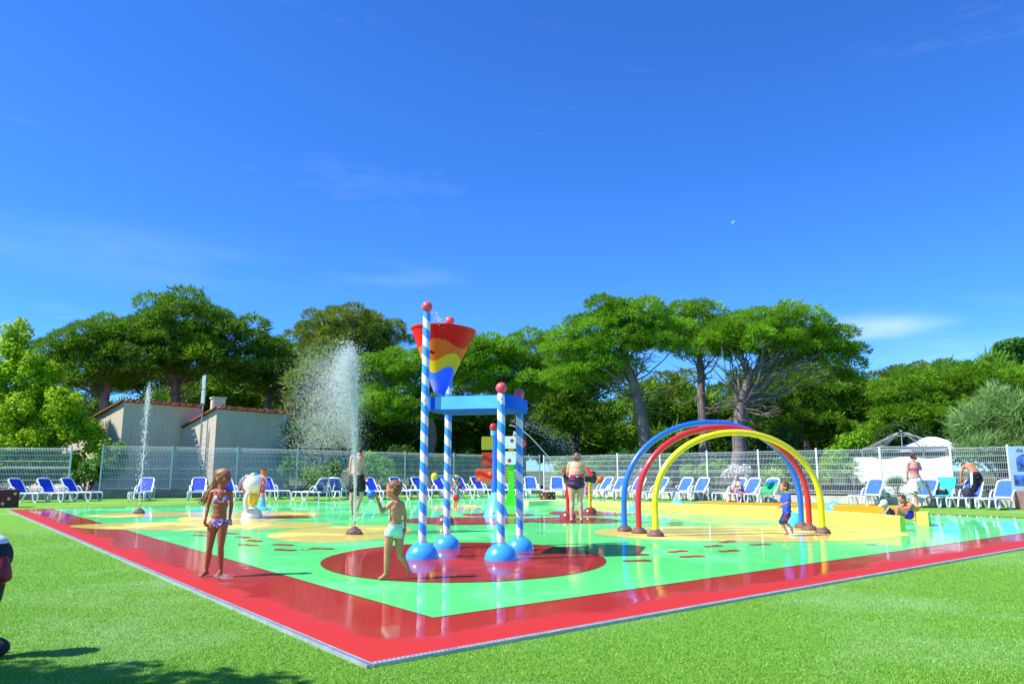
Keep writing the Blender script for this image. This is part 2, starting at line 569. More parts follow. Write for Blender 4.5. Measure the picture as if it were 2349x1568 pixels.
# gutter: galvanised channel along the two near edges
def gutter_mat():
    t = NT('galvanised_drain')
    p = t.pos()
    col = t.mix(t.maprange(t.noise(p, 7, 5, .7), .3, .7), (.34, .38, .42), (.56, .60, .62))
    t.set('Base Color', col); t.set('Metallic', .35); t.set('Roughness', .42)
    t.bump(t.noise(p, 120, 3), .4, .005)
    return t.m
GUT = gutter_mat()
def gutter(name, p0, p1, side, label):
    th = thing(name, label, 'drain')
    d = (p1 - p0); L = d.length; d.normalize()
    n = Vector((-d.y, d.x, 0)) * side
    def strip(a, b, z0, z1, nm, mt):
        q = [p0 + n * a, p1 + n * a, p1 + n * b, p0 + n * b]
        return MB().prism([(w.x, w.y) for w in q], z0, z1).build(nm, mt, th, smooth=False)
    strip(.003, .012, -.03, .022, 'edge_rail', GUT)
    strip(.052, .062, -.03, .024, 'edge_rail', GUT)
    strip(.012, .052, -.03, .012, 'channel', GUT)
    # cross bars of the grate
    mb = MB()
    k = int(min(L, 26) / .035)
    for i in range(k):
        c = p0 + d * (i * .035 + .02)
        a = c + n * .0135; b = c + n * .0505
        w = d * .007
        mb.prism([((a - w).x, (a - w).y), ((a + w).x, (a + w).y), ((b + w).x, (b + w).y), ((b - w).x, (b - w).y)], .013, .022)
    g = mb.build('grate_bars', GUT, th, smooth=False); g['kind'] = 'stuff'
    return th
gutter('drain_channel', padpt(-.065, 0), padpt(PA, 0), 1, 'grey metal drain channel along the left edge of the red pad border')
gutter('drain_channel', padpt(0, .0), padpt(0, B_FAR), -1, 'grey metal drain channel along the right front edge of the red pad border')

# turf pile: short blades on the near lawn (uncountable)
rng = np.random.default_rng(5)
def turf_blades():
    n = 420000
    Y = 4.4 + (rng.random(n) ** 1.6) * 11.5
    X = (rng.random(n) * 2 - 1) * (Y * .72 + .6)
    P = np.stack([X, Y], 1)
    d = P - np.array([N_.x, N_.y])
    a = d @ np.array([E1.x, E1.y]); b = d @ np.array([E2.x, E2.y])
    keep = ~((a > -.07) & (b > -.07))
    P = P[keep]; n = len(P)
    h = .006 + .008 * rng.random(n); w = .0019 + .0014 * rng.random(n) + .0002 * P[:, 1]
    an = rng.random(n) * np.pi * 2; le = rng.random((n, 2)) - .5
    V = np.zeros((n, 3, 3), np.float32)
    dx = np.cos(an) * w; dy = np.sin(an) * w
    V[:, 0, 0] = P[:, 0] - dx; V[:, 0, 1] = P[:, 1] - dy
    V[:, 1, 0] = P[:, 0] + dx; V[:, 1, 1] = P[:, 1] + dy
    V[:, 2, 0] = P[:, 0] + le[:, 0] * .018; V[:, 2, 1] = P[:, 1] + le[:, 1] * .018; V[:, 2, 2] = h
    F = np.arange(n * 3).reshape(n, 3)
    tone = np.repeat(rng.random(n), 3)
    t = NT('turf_pile')
    at_ = t.new('ShaderNodeAttribute', attribute_name='tone')
    p = t.pos()
    col = t.mix(at_.outputs['Fac'], lin('62a226'), lin('9ccb4c'))
    col = t.mix(t.maprange(t.noise(p, .42, 5, .62), .5, .68, 0, .55), col, lin('aed48c'))
    t.set('Base Color', col); t.set('Roughness', .6)
    tr = t.new('ShaderNodeBsdfTranslucent'); t.link(col, tr.inputs[0])
    mx = t.new('ShaderNodeMixShader'); mx.inputs[0].default_value = .3
    t.link(t.b.outputs[0], mx.inputs[1]); t.link(tr.outputs[0], mx.inputs[2]); t.link(mx.outputs[0], t.out.inputs[0])
    o = mesh_np('turf_pile', V.reshape(-1, 3), F, t.m, None, tone)
    tag(o, 'short bright green artificial turf pile in the foreground', 'turf', kind='stuff')
turf_blades()
# ------------------------------------------------------------------ low walls and mesh fences
CONC_DARK = M('grey_concrete', (.17, .17, .16), .85, .25, 2.5, bump=.4, bscale=30, dirt='2e2c28')
CONC_PALE = M('pale_render', (.55, .48, .42), .85, .12, 2.5, bump=.3, bscale=30, dirt='8c7f70')
FENCE_WHITE = M('white_coated_wire', (.72, .75, .74), .45, .04, 2)
FENCE_AQUA = M('weathered_aqua_post', (.50, .62, .60), .5, .1, 3)

def low_wall(name, pts, h0, h1, mat, label, th=.2):
    t = thing(name, label, 'wall')
    for i in range(len(pts) - 1):
        a, b = pts[i], pts[i + 1]
        d = (b - a).normalized(); n = Vector((-d.y, d.x, 0))
        k0 = h0 + (h1 - h0) * i / (len(pts) - 1); k1 = h0 + (h1 - h0) * (i + 1) / (len(pts) - 1)
        g = d * .004
        q = [a - n * th / 2 + g, b - n * th / 2 - g, b + n * th / 2 - g, a + n * th / 2 + g]
        mb = MB()
        vs = [(w.x, w.y, -.04) for w in q] + [(q[0].x, q[0].y, k0), (q[1].x, q[1].y, k1), (q[2].x, q[2].y, k1), (q[3].x, q[3].y, k0)]
        mb.add(vs, [(0, 1, 2, 3), (4, 7, 6, 5), (0, 4, 5, 1), (1, 5, 6, 2), (2, 6, 7, 3), (3, 7, 4, 0)])
        mb.build('wall_panel', mat, t, smooth=False)
    return t
lw = [FAR_L[0], FAR_L[1]] + LP
low_wall('low_wall', lw, .4, .26, CONC_DARK, 'dark grey concrete kerb wall under the left mesh fence')
low_wall('low_wall', RP + [RP[-1] + Vector((5, -4, 0))], .22, .32, CONC_PALE, 'pale beige kerb wall under the right mesh fence')

def fence(name, pts, bases, h, label, wmat, pmat, pitch=.06, wr=.0075):
    t = thing(name, label, 'fence')
    hs = h if hasattr(h, '__len__') else [h] * len(pts)
    folds = [.06, .16, .42, .66, .86, .94, 1.18, 1.42, 1.60, 1.70]
    bend = {.86: .03, .94: .03, 1.60: .03, 1.70: .0, .06: 0, .16: .03}
    for i, p in enumerate(pts):
        z0 = bases[i]; h = hs[i]
        mb = MB().box((0, 0, h / 2 + .03), (.06, .06, h + .08), bevel=.008)
        mb.box((0, 0, h + .085), (.068, .068, .03))
        d = (pts[min(i + 1, len(pts) - 1)] - pts[max(i - 1, 0)])
        mb.build('post', pmat, t, loc=(p.x, p.y, z0 - .01), rot=(0, 0, math.atan2(d.y, d.x)), smooth=False)
    for i in range(len(pts) - 1):
        a = pts[i].copy(); b = pts[i + 1].copy()
        za, zb = bases[i], bases[i + 1]
        d = b - a; L = d.length; d.normalize(); n = Vector((d.y, -d.x, 0))
        a += d * .04; L -= .08
        mb = MB()
        k = max(2, int(L / pitch))
        prof = [(.02, 0), (.06, 0), (.11, .03), (.16, 0), (.82, 0), (.86, .0), (.90, .03), (.94, 0), (1.58, 0), (1.64, .03), (1.70, 0), (1.74, 0)]
        sa, sb = hs[i] / 1.74, hs[i + 1] / 1.74
        for j in range(k + 1):
            s = j / k
            c = a + d * (L * s); z0 = za + (zb - za) * s + .03; sc = sa + (sb - sa) * s
            mb.tube([c + n * (o) + Vector((0, 0, z0 + zz * sc)) for zz, o in prof], wr, 3, caps=False)
        for zz in folds:
            mb.tube([a + Vector((0, 0, za + .03 + zz * sa)) + n * .006, a + d * L + Vector((0, 0, zb + .03 + zz * sb)) + n * .006], wr * 1.05, 3, caps=False)
        mb.build('mesh_panel', wmat, t, smooth=False)
    return t
lb = [.36 - .1 * i / (len(LP) - 1) for i in range(len(LP))]
lh = [1.96, 1.95, 1.94, 1.92, 1.88, 1.84, 1.8, 1.77, 1.74]
fence('mesh_fence', LP, lb, lh, 'white welded mesh fence along the left and back of the pool', FENCE_WHITE, FENCE_AQUA)
rb = [.235 + .07 * i / (len(RP) - 1) for i in range(len(RP))]
fence('mesh_fence', RP, rb, 1.74, 'white welded mesh fence behind the right hand sun loungers', FENCE_WHITE, FENCE_WHITE)
fence('mesh_fence', [FAR_L[0], FAR_L[0].lerp(FAR_L[1], .34), FAR_L[0].lerp(FAR_L[1], .67), FAR_L[1]], [.37] * 4, 1.82, 'shorter mesh fence run at the far left before the house', FENCE_WHITE, FENCE_AQUA)

# ------------------------------------------------------------------ house on the left
def render_mat(name, c0, c1, stain):
    t = NT(name)
    p = t.pos()
    col = t.mix(t.maprange(t.noise(p, .8, 6, .65), .3, .7), c0, c1)
    mp = t.new('ShaderNodeMapping'); mp.inputs['Scale'].default_value = (3.5, 3.5, .25); t.link(p, mp.inputs[0])
    col = t.mix(t.maprange(t.noise(mp.outputs[0], 1.6, 5, .7), .52, .72, 0, .55), col, stain)
    t.set('Base Color', col); t.set('Roughness', .9)
    t.bump(t.noise(p, 35, 5, .7), .6, .02)
    return t.m
HOUSE = render_mat('sand_render', (.52, .45, .33), (.61, .54, .41), (.30, .28, .23))
TERRA = M('terracotta_tile', lin('a0604a'), .8, .35, 6, bump=.3, bscale=25, dirt='6b3a2c')
WINFRAME = M('white_window_frame', (.7, .7, .7), .5, .05)
GLASS_DARK = M('dark_window_glass', (.03, .045, .07), .08, .1)

H2 = Vector((.55, .835, 0)); H1 = Vector((-.835, .55, 0))       # house axes
def mono_block(name, label, K, La, Lb, zt, drop, tiles_b=True):
    """block with corner K; shaded face runs along H2 for Lb, lit face along H1 for La with its top falling by drop"""
    t = thing(name, label, 'house', (K.x, K.y, 0))
    a = H1 * La; b = H2 * Lb
    vs = [Vector((0, 0, -.1)), b + Vector((0, 0, -.1)), a + b + Vector((0, 0, -.1)), a + Vector((0, 0, -.1)),
          Vector((0, 0, zt)), b + Vector((0, 0, zt)), a + b + Vector((0, 0, zt - drop)), a + Vector((0, 0, zt - drop))]
    MB().add(vs, [(0, 1, 5, 4), (1, 2, 6, 5), (2, 3, 7, 6), (3, 0, 4, 7), (4, 5, 6, 7), (0, 3, 2, 1)]).build('wall', HOUSE, t, smooth=False)
    # roof slab with overhang
    o1, o2 = H1 * .08, H2 * .08
    s = [Vector((0, 0, zt)) - o1 - o2, b + Vector((0, 0, zt)) - o1 + o2, a + b + Vector((0, 0, zt - drop)) + o1 + o2, a + Vector((0, 0, zt - drop)) + o1 - o2]
    up = Vector((0, 0, .015)); th = Vector((0, 0, .04))
    roof = MB().add([q + up for q in s] + [q + up + th for q in s], [(0, 3, 2, 1), (4, 5, 6, 7), (0, 1, 5, 4), (1, 2, 6, 5), (2, 3, 7, 6), (3, 0, 4, 7)]).build('roof', TERRA, t, smooth=False)
    # half round tile ends along the high edge, each a piece
    prof = [(math.cos(math.pi * i / 8), math.sin(math.pi * i / 8)) for i in range(9)]
    tm = MB()
    vs = []
    for y, r in ((-.24, .082), (.25, .07)):
        for k, q in enumerate((r, r - .018)):
            for (c, s_) in prof:
                vs.append((c * q, y, s_ * q))
    fs = []
    for i in range(8):
        fs += [(i, i + 1, 19 + i, 18 + i), (9 + i, 27 + i, 28 + i, 10 + i), (i, 9 + i, 10 + i, i + 1), (18 + i, 19 + i, 28 + i, 27 + i)]
    tm.add(vs, fs)
    tile = None
    ang = math.atan2(H2.y, H2.x)
    n = int(Lb / .19)
    for i in range(n):
        p = H2 * (.1 + i * (Lb - .1) / n) - H1 * .1 + Vector((0, 0, zt + .05 + random.Random(i).uniform(-.012, .012)))
        if tile is None:
            tile = tm.build('roof_tile', TERRA, roof, loc=p, rot=(0, 0, ang)); q = tile
        else:
            q = tile.copy(); COL.objects.link(q); q.parent = roof; q.location = p
        q.rotation_euler = (-math.atan2(drop, La), 0, ang + random.Random(i + 9).uniform(-.06, .06))
    # verge tiles down the lit gable
    n = int(La / .42)
    sl = math.atan2(drop, La)
    for i in range(n):
        s_ = (i + .5) / n
        p = H1 * (La * s_) - H2 * .1 + Vector((0, 0, zt - drop * s_ + .05))
        q = tile.copy(); COL.objects.link(q); q.parent = roof; q.location = p
        q.rotation_euler = (-sl, 0, ang)
    return t
K1 = at(285, 922, 37.0)
K2 = at(498, 938, 38.2)
w1 = 7.6
def solve_H2(K, u):                      # length along H2 until the sight line u
    k = (u - 1174.5) / 1725.2
    return (k * K.y - K.x) / (H2.x - k * H2.y)
def solve_H1(K, u):
    k = (u - 1174.5) / 1725.2
    return (k * K.y - K.x) / (H1.x - k * H1.y)
L2 = solve_H2(K2, 660); A2 = 5.0
h1 = mono_block('house', 'low sand rendered house with falling tiled verge behind the leafy tree', Vector((K1.x, K1.y, 0)), 8.7, solve_H2(K1, 452), K1.z, 2.35)
h2 = mono_block('house', 'sand rendered house wing with chimney beside the antenna mast', Vector((K2.x, K2.y, 0)), A2, L2, K2.z, 1.6)
# chimney on the wing
MB().box((0, 0, .25), (.6, .6, .9), bevel=.02).box((0, 0, .74), (.7, .7, .08)).build('chimney', HOUSE, h2, loc=tuple(H1 * .6 + H2 * .45 + Vector((0, 0, K2.z - .1))), rot=(0, 0, R(38)), smooth=False)
# window and door in the lit gable of the house
def opening(parent, s, z, w, h, bars, nm='window'):
    c = H1 * s - H2 * .03
    ang = math.atan2(H1.y, H1.x)
    f = MB()
    for dx in (-w / 2 - .05, w / 2 + .05):
        f.box((dx, 0, 0), (.1, .1, h + .2))
    f.box((0, 0, h / 2 + .05), (w, .1, .1)); f.box((0, 0, -h / 2 - .05), (w, .14, .1))
    wo = f.build(nm, WINFRAME, parent, loc=(c.x, c.y, z), rot=(0, 0, ang), smooth=False)
    MB().box((0, -.02, 0), (w, .02, h)).build('pane', GLASS_DARK, wo, smooth=False)
    if bars:
        b = MB()
        for i in range(5):
            b.box((-w / 2 + w * (i + .5) / 5, .03, 0), (.022, .022, h))
        b.box((0, .03, 0), (w, .02, .03))
        b.build('window_bars', DARK_METAL, wo, smooth=False)
opening(h1, solve_H1(K1, 140), 1.22, 1.0, .85, True)
opening(h1, solve_H1(K1, 186), .75, .8, 1.5, False, 'door')
# antenna mast standing against the wing
kx = at(466, 945, 38.6)
mast = thing('antenna_mast', 'slim grey antenna mast with two white panels by the house wing', 'antenna', (kx.x, kx.y - .1, 0))
MB().tube([(0, 0, 0), (0, 0, 6.2)], .035, 8).build('pole', METAL_GREY, mast)
for zz in (5.0, 5.75):
    MB().box((0.02, -.08, zz), (.18, .1, .7), bevel=.02).build('antenna_panel', PLASTIC_WHITE, mast, smooth=False)
lad = MB()
for dx in (.09, .33):
    lad.tube([(dx, -.06, 0), (dx, -.06, 3.6)], .018, 6)
for i in range(11):
    lad.tube([(.09, -.06, .3 + .3 * i), (.33, -.06, .3 + .3 * i)], .013, 5)
lad.build('ladder', METAL_GREY, mast)

# ------------------------------------------------------------------ foliage
def foliage_mat(name, dark, light, transl=.35, rough=.6):
    t = NT(name)
    a = t.new('ShaderNodeAttribute', attribute_name='tone')
    col = t.mix(a.outputs['Fac'], lin(dark), lin(light))
    t.set('Base Color', col); t.set('Roughness', rough); t.set('Specular IOR Level', .3)
    tr = t.new('ShaderNodeBsdfTranslucent'); t.link(t.mix(.5, col, lin(light)), tr.inputs[0])
    mx = t.new('ShaderNodeMixShader'); mx.inputs[0].default_value = transl
    t.link(t.b.outputs[0], mx.inputs[1]); t.link(tr.outputs[0], mx.inputs[2]); t.link(mx.outputs[0], t.out.inputs[0])
    return t.m
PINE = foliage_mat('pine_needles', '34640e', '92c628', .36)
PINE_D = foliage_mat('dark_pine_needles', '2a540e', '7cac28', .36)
PINE_O = foliage_mat('olive_pine_needles', '3a5616', '92a83a', .35)
LEAF = foliage_mat('bright_broad_leaves', '5f9c0c', 'c0dc2c', .5)
LEAF_G = foliage_mat('green_broad_leaves', '2c5f1c', '6ea63c', .4)
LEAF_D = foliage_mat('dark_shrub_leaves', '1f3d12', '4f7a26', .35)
WILLOW = foliage_mat('feathery_pale_leaves', '5b8a3c', 'a8c878', .45)
HEDGE = foliage_mat('lime_hedge_leaves', '4f8a10', 'a4d428', .45)
BLUEG = foliage_mat('blue_green_leaves', '3d6a4c', '86b08e', .4)
BARK = M('pine_bark', (.19, .15, .13), .9, .35, 3, bump=.9, bscale=14, dirt='3a2c26')
BARK_D = M('dark_bark', (.075, .06, .052), .9, .35, 3, bump=.9, bscale=14)

def tpl_needles(n, seed, ln=.42, wd=.05):
    r = np.random.default_rng(seed)
    d = r.normal(size=(n, 3)); d /= np.linalg.norm(d, axis=1)[:, None]
    d[:, 2] = d[:, 2] * .8 + .12
    rad = r.random(n) ** .45
    base = d * (rad * .75)[:, None]
    dirv = d + r.normal(size=(n, 3)) * .45 + np.array([0, 0, .45])
    dirv /= np.linalg.norm(dirv, axis=1)[:, None]
    side = np.cross(dirv, r.normal(size=(n, 3))); side /= np.linalg.norm(side, axis=1)[:, None]
    L = ln * (.6 + .8 * r.random(n))[:, None]; w = wd * (.6 + .8 * r.random(n))[:, None]
    V = np.stack([base - side * w, base + side * w, base + dirv * L], 1)
    return V, r.random(n)
def tpl_leaves(n, seed, sz=.13):
    r = np.random.default_rng(seed)
    d = r.normal(size=(n, 3)); d /= np.linalg.norm(d, axis=1)[:, None]
    c = d * (r.random(n) ** .4)[:, None]
    nrm = d + r.normal(size=(n, 3)) * .7 + np.array([0, 0, .5]); nrm /= np.linalg.norm(nrm, axis=1)[:, None]
    a = np.cross(nrm, r.normal(size=(n, 3))); a /= np.linalg.norm(a, axis=1)[:, None]
    b = np.cross(nrm, a)
    s = sz * (.6 + .8 * r.random(n))[:, None]
    V = np.stack([c - a * s, c + b * s * .7, c + a * s, c - b * s * .7], 1)
    return V, r.random(n)
def tpl_droop(n, seed, ln=.7, wd=.035):
    r = np.random.default_rng(seed)
    d = r.normal(size=(n, 3)); d /= np.linalg.norm(d, axis=1)[:, None]
    base = d * (r.random(n) ** .5 * .8)[:, None]
    dirv = d * .5 + r.normal(size=(n, 3)) * .35 + np.array([-.25, 0, .55]); dirv /= np.linalg.norm(dirv, axis=1)[:, None]
    side = np.cross(dirv, r.normal(size=(n, 3))); side /= np.linalg.norm(side, axis=1)[:, None]
    L = ln * (.5 + .8 * r.random(n))[:, None]; w = wd * (.6 + .8 * r.random(n))[:, None]
    V = np.stack([base - side * w, base + side * w, base + dirv * L], 1)
    return V, r.random(n)
def scatter(name, C, S, tpls, mat, parent, seed=0, squash=.75):
    r = np.random.default_rng(seed)
    Vs = []; Ts = []
    for c, s in zip(C, S):
        V, tn = tpls[r.integers(len(tpls))]
        a = r.random() * 6.283
        ca, sa = math.cos(a), math.sin(a)
        Rm = np.array([[ca, -sa, 0], [sa, ca, 0], [0, 0, 1]])
        W = (V.reshape(-1, 3) @ Rm.T) * np.array([s, s, s * squash]) + np.asarray(c)
        Vs.append(W)
        base = r.random() * .55
        Ts.append(np.repeat(np.clip(base + tn * .45, 0, 1), V.shape[1]))
    k = tpls[0][0].shape[1]
    V = np.concatenate(Vs); T = np.concatenate(Ts)
    return mesh_np(name, V, np.arange(len(V)).reshape(-1, k), mat, parent, T)

def scatter2(name, sets, mat, parent, seed):
    r = np.random.default_rng(seed); Vs = []; Ts = []
    for (C, S, tpls, squash) in sets:
        for c, s in zip(C, S):
            V, tn = tpls[r.integers(len(tpls))]
            a = r.random() * 6.283; ca, sa = math.cos(a), math.sin(a)
            Rm = np.array([[ca, -sa, 0], [sa, ca, 0], [0, 0, 1]])
            Vs.append((V.reshape(-1, 3) @ Rm.T) * np.array([s, s, s * squash]) + np.asarray(c))
            Ts.append(np.repeat(np.clip(r.random() * .5 + tn * .5, 0, 1), V.shape[1]))
    V = np.concatenate(Vs); T = np.concatenate(Ts)
    return mesh_np(name, V, np.arange(len(V)).reshape(-1, 3), mat, parent, T)

NEED = [tpl_needles(200, i, .36, .06) for i in range(4)]
NEED_S = [tpl_needles(120, i + 10, .5, .06) for i in range(4)]
LEAFT = [tpl_leaves(150, i + 20, .17) for i in range(4)]
LEAFB = [tpl_leaves(120, i + 30, .24) for i in range(4)]
DROOP = [tpl_droop(240, i + 40) for i in range(3)]

def tpl_puff(n, seed, ln=.27, wd=.04):
    r = np.random.default_rng(seed)
    d = r.normal(size=(n * 2, 3)); d /= np.linalg.norm(d, axis=1)[:, None]
    d = d[d[:, 2] > -.45 + .3 * r.random(len(d))][:n]
    n = len(d)
    # small tufts give the puff an uneven skin
    bump = 1 + .16 * np.sin(d[:, 0] * 9 + seed) * np.sin(d[:, 1] * 8 + 2 * seed) + .08 * np.sin(d[:, 2] * 14 + seed)
    rad = (.62 + .3 * r.random(n) ** .5) * bump
    base = d * rad[:, None]
    dirv = d + r.normal(size=(n, 3)) * .38 + np.array([0, 0, .35]); dirv /= np.linalg.norm(dirv, axis=1)[:, None]
    side = np.cross(dirv, r.normal(size=(n, 3))); side /= np.linalg.norm(side, axis=1)[:, None]
    L = ln * (.6 + .8 * r.random(n))[:, None]; w = wd * (.6 + .8 * r.random(n))[:, None]
    V = np.stack([base - side * w, base + side * w, base + dirv * L], 1)
    return V, r.random(n)
PUFF = [tpl_puff(640, i + 70) for i in range(5)]
def lobe_puffs(lobes, pr, r, dens=1.0):
    C = []; S = []
    for (c, rx, ry, rz) in lobes:
        n = int(dens * 9 * (rx * ry + rx * rz + ry * rz) / (pr * pr)) + 6
        for _ in range(n):
            d = r.normal(size=3); d /= np.linalg.norm(d)
            if d[2] < -.25: d[2] *= -.6
            q = .55 + .42 * r.random() ** .5
            p = np.array([c[0] + d[0] * rx * q, c[1] + d[1] * ry * q, c[2] + d[2] * rz * q])
            s = pr * r.uniform(.7, 1.25)
            if C:
                dd = np.linalg.norm((np.array(C) - p) * np.array([1, 1, 1.25]), axis=1)
                if np.any(dd < .62 * (np.array(S) + s) * .95): continue
            C.append(tuple(p)); S.append(s)
    return C, S

def lobe_clumps(lobes, size, dens, r, under=.35, shell=.55):
    C = []; S = []
    for (c, rx, ry, rz) in lobes:
        n = max(4, int(dens * (rx * ry + rx * rz + ry * rz) / (size * size)))
        for _ in range(n):
            d = r.normal(size=3); d /= np.linalg.norm(d)
            if d[2] < 0: d[2] *= under
            q = shell + (1 - shell) * r.random() ** .6
            C.append((c[0] + d[0] * rx * q, c[1] + d[1] * ry * q, c[2] + d[2] * rz * q))
            S.append(size * r.uniform(.7, 1.3))
    return C, S

def lobes_px(L, Y, dr=.85):
    out = []
    for q in L:
        u, v, hw, hh = q[:4]; Yq = Y + (q[4] if len(q) > 4 else 0)
        c = at(u, v, Yq); k = Yq / 1725.2 * 1.0
        out.append(((c.x, c.y, c.z), hw * k, hw * k * dr, hh * k))
    return out

def pine(name, label, trunk, Y, lobes, mat=PINE, size=.75, dens=1.25, seed=0, r0=.3, branches=26, twigs=20, bark=BARK, lean=None, group='umbrella pines beyond the fence'):
    r = np.random.default_rng(seed); rr = random.Random(seed)
    base = at(trunk[0][0], 1078, Y); base.z = -.05
    t = thing(name, label, 'tree', (base.x, base.y, 0), 0, group)
    off = np.array([base.x, base.y, 0])
    path = [Vector((base.x, base.y, -.1))] + [at(u, v, Y) for (u, v) in trunk[1:]]
    path = bez(path, 6)
    k = len(path)
    rad = [r0 * (1 - .62 * i / (k - 1)) for i in range(k)]
    rad[0] *= 1.25
    for i in range(1, k - 1):
        path[i] = path[i] + Vector((rr.uniform(-.06, .06), rr.uniform(-.06, .06), 0))
    T = Matrix.Translation((-base.x, -base.y, 0))
    tr = MB().tube(path, rad, 10, M=T)
    LB = lobes_px(lobes, Y)
    C, S = lobe_puffs(LB, size * 1.25, r)
    Cn = np.array(C)
    # limbs from the upper trunk to clumps
    for b in range(branches):
        c = Vector(C[rr.randrange(len(C))])
        s = path[int(k * rr.uniform(.5, .99))]
        mid = s.lerp(c, .5) + Vector((rr.uniform(-.5, .5), rr.uniform(-.5, .5), -abs(c.z - s.z) * rr.uniform(.05, .25) + rr.uniform(-.2, .4)))
        w = r0 * rr.uniform(.08, .22)
        pp = bez([s, mid, c], 5)
        pp = [p + Vector((rr.uniform(-.09, .09), rr.uniform(-.09, .09), rr.uniform(-.09, .09))) if 0 < i < len(pp) - 1 else p for i, p in enumerate(pp)]
        tr.tube(pp, [w * (1 - .8 * i / (len(pp) - 1)) for i in range(len(pp))], 5, caps=False, M=T)
        for q in range(rr.randrange(1, 3)):
            s2 = pp[rr.randrange(3, len(pp) - 1)]
            e = s2.lerp(Vector(C[rr.randrange(len(C))]), rr.uniform(.15, .4)); e = s2 + (e - s2) * min(1, 1.8 / max(.1, (e - s2).length))
            tr.tube(bez([s2, s2.lerp(e, .5) + Vector((0, 0, rr.uniform(-.2, .2))), e], 3), [w * .4, w * .35, w * .3, w * .22, w * .18, w * .14, w * .1], 4, caps=False, M=T)
    for b in range(twigs):                # dead twigs under the crown
        s = path[int(k * rr.uniform(.35, .95))]
        e = s + Vector((rr.uniform(-2.4, 2.4), rr.uniform(-1.6, 1.6), rr.uniform(-.9, .8)))
        w = r0 * .09
        m1 = s.lerp(e, .5) + Vector((rr.uniform(-.3, .3), rr.uniform(-.3, .3), rr.uniform(-.3, .3)))
        tr.tube(bez([s, m1, e], 3), [w, w * .85, w * .7, w * .55, w * .45, w * .35, w * .25], 4, caps=False, M=T)
        e2 = m1 + Vector((rr.uniform(-1, 1), rr.uniform(-.8, .8), rr.uniform(-.6, .7)))
        tr.tube([m1, m1.lerp(e2, .5) + Vector((0, 0, .1)), e2], [w * .6, w * .4, w * .2], 4, caps=False, M=T)
    tr.build('trunk', bark, t)
    C2, S2 = lobe_clumps(LB, size, dens * .52, r, under=.55, shell=.25)
    r2 = np.random.default_rng(seed)
    big = [(NEED[i][0], NEED[i][1] * .6) for i in range(4)]  # inner clumps toned darker: shade of the crown core put into the colour
    allT = PUFF
    cr = scatter2('crown', [(Cn - off, S, PUFF, .72), (np.array(C2) - off - np.array([0, 0, .25]), S2, big, .75)], mat, t, seed)
    return t

def bush(name, label, pos, lobes, mat, tpls=LEAFT, size=.45, dens=1.6, seed=0, cat='shrub', group=None, squash=.85, stems=5, stem_r=.035, bark=BARK_D, under=.7):
    """lobes are metric: (dx, dy, z, rx, ry, rz)"""
    r = np.random.default_rng(seed); rr = random.Random(seed)
    t = thing(name, label, cat, (pos.x, pos.y, 0), 0, group)
    LB = [((q[0], q[1], q[2]), q[3], q[4], q[5]) for q in lobes]
    C, S = lobe_clumps(LB, size, dens, r, under=under, shell=.45)
    mb = MB()
    for i in range(stems):
        c = Vector(C[rr.randrange(len(C))])
        mb.tube(bez([(rr.uniform(-.1, .1), rr.uniform(-.1, .1), -.06), Vector((c.x * .35, c.y * .35, c.z * .5)), c], 4), [stem_r * (1 - .75 * k / 8) for k in range(9)], 6, caps=False)
    mb.build('trunk' if cat == 'tree' else 'stem', bark, t)
    scatter('crown' if cat == 'tree' else 'foliage', C, S, tpls, mat, t, seed, squash)
    return t

pine('umbrella_pine', 'broad umbrella pine rising behind the house roof', [(405, 1078), (402, 930), (400, 830)], 48,
     [(430, 738, 120, 52), (520, 785, 78, 66), (400, 800, 130, 55), (335, 772, 95, 55), (470, 840, 110, 45), (560, 850, 50, 55)], PINE_D, .85, 1.5, 1, .45)
pine('umbrella_pine', 'lower pine with sloping crown between the leafy tree and the house pine', [(235, 1078), (240, 930), (250, 850)], 46,
     [(240, 785, 90, 50), (170, 812, 80, 48), (130, 845, 60, 50), (285, 845, 90, 50), (210, 870, 90, 40)], PINE_D, .8, 1.4, 2, .38, 20)
pine('slender_pine', 'thin dark pine beside the right end of the house wing', [(607, 1078), (612, 930), (615, 850)], 50,
     [(615, 800, 48, 36), (645, 835, 42, 48), (590, 862, 52, 55), (640, 900, 45, 60)], PINE_D, .75, 1.3, 3, .25, 18)
pine('umbrella_pine', 'round topped olive pine behind the tall water geyser', [(838, 1078), (835, 960), (815, 850)], 52,
     [(805, 760, 118, 52), (730, 790, 70, 55), (875, 795, 72, 55), (800, 815, 125, 50)], PINE_O, .8, 1.5, 4, .38, 24)
pine('umbrella_pine', 'bright green pine half hidden behind the tipping bucket', [(985, 1078), (990, 980), (960, 900)], 44,
     [(890, 850, 64, 50), (950, 860, 80, 60), (1005, 835, 62, 50), (900, 930, 70, 50), (1060, 825, 60, 52), (970, 930, 80, 45)], PINE, .7, 1.5, 5, .32, 24)
pine('umbrella_pine', 'low wide pine crown above the back fence right of the bucket', [(1195, 1078), (1200, 980), (1180, 890)], 45,
     [(1110, 822, 72, 44), (1190, 812, 82, 44), (1250, 825, 62, 60), (1140, 870, 85, 50), (1225, 890, 75, 45)], PINE, .7, 1.5, 6, .32, 28, 34)
pine('umbrella_pine', 'tall leaning umbrella pine with bare trunk left of the arches', [(1494, 1078), (1475, 960), (1445, 860), (1425, 770)], 41,
     [(1432, 735, 95, 54), (1362, 770, 85, 56), (1312, 812, 58, 56), (1505, 760, 70, 60), (1430, 795, 120, 42), (1310, 865, 55, 40), (1390, 845, 70, 36)], PINE, .66, 1.15, 7, .42, 34, 40)
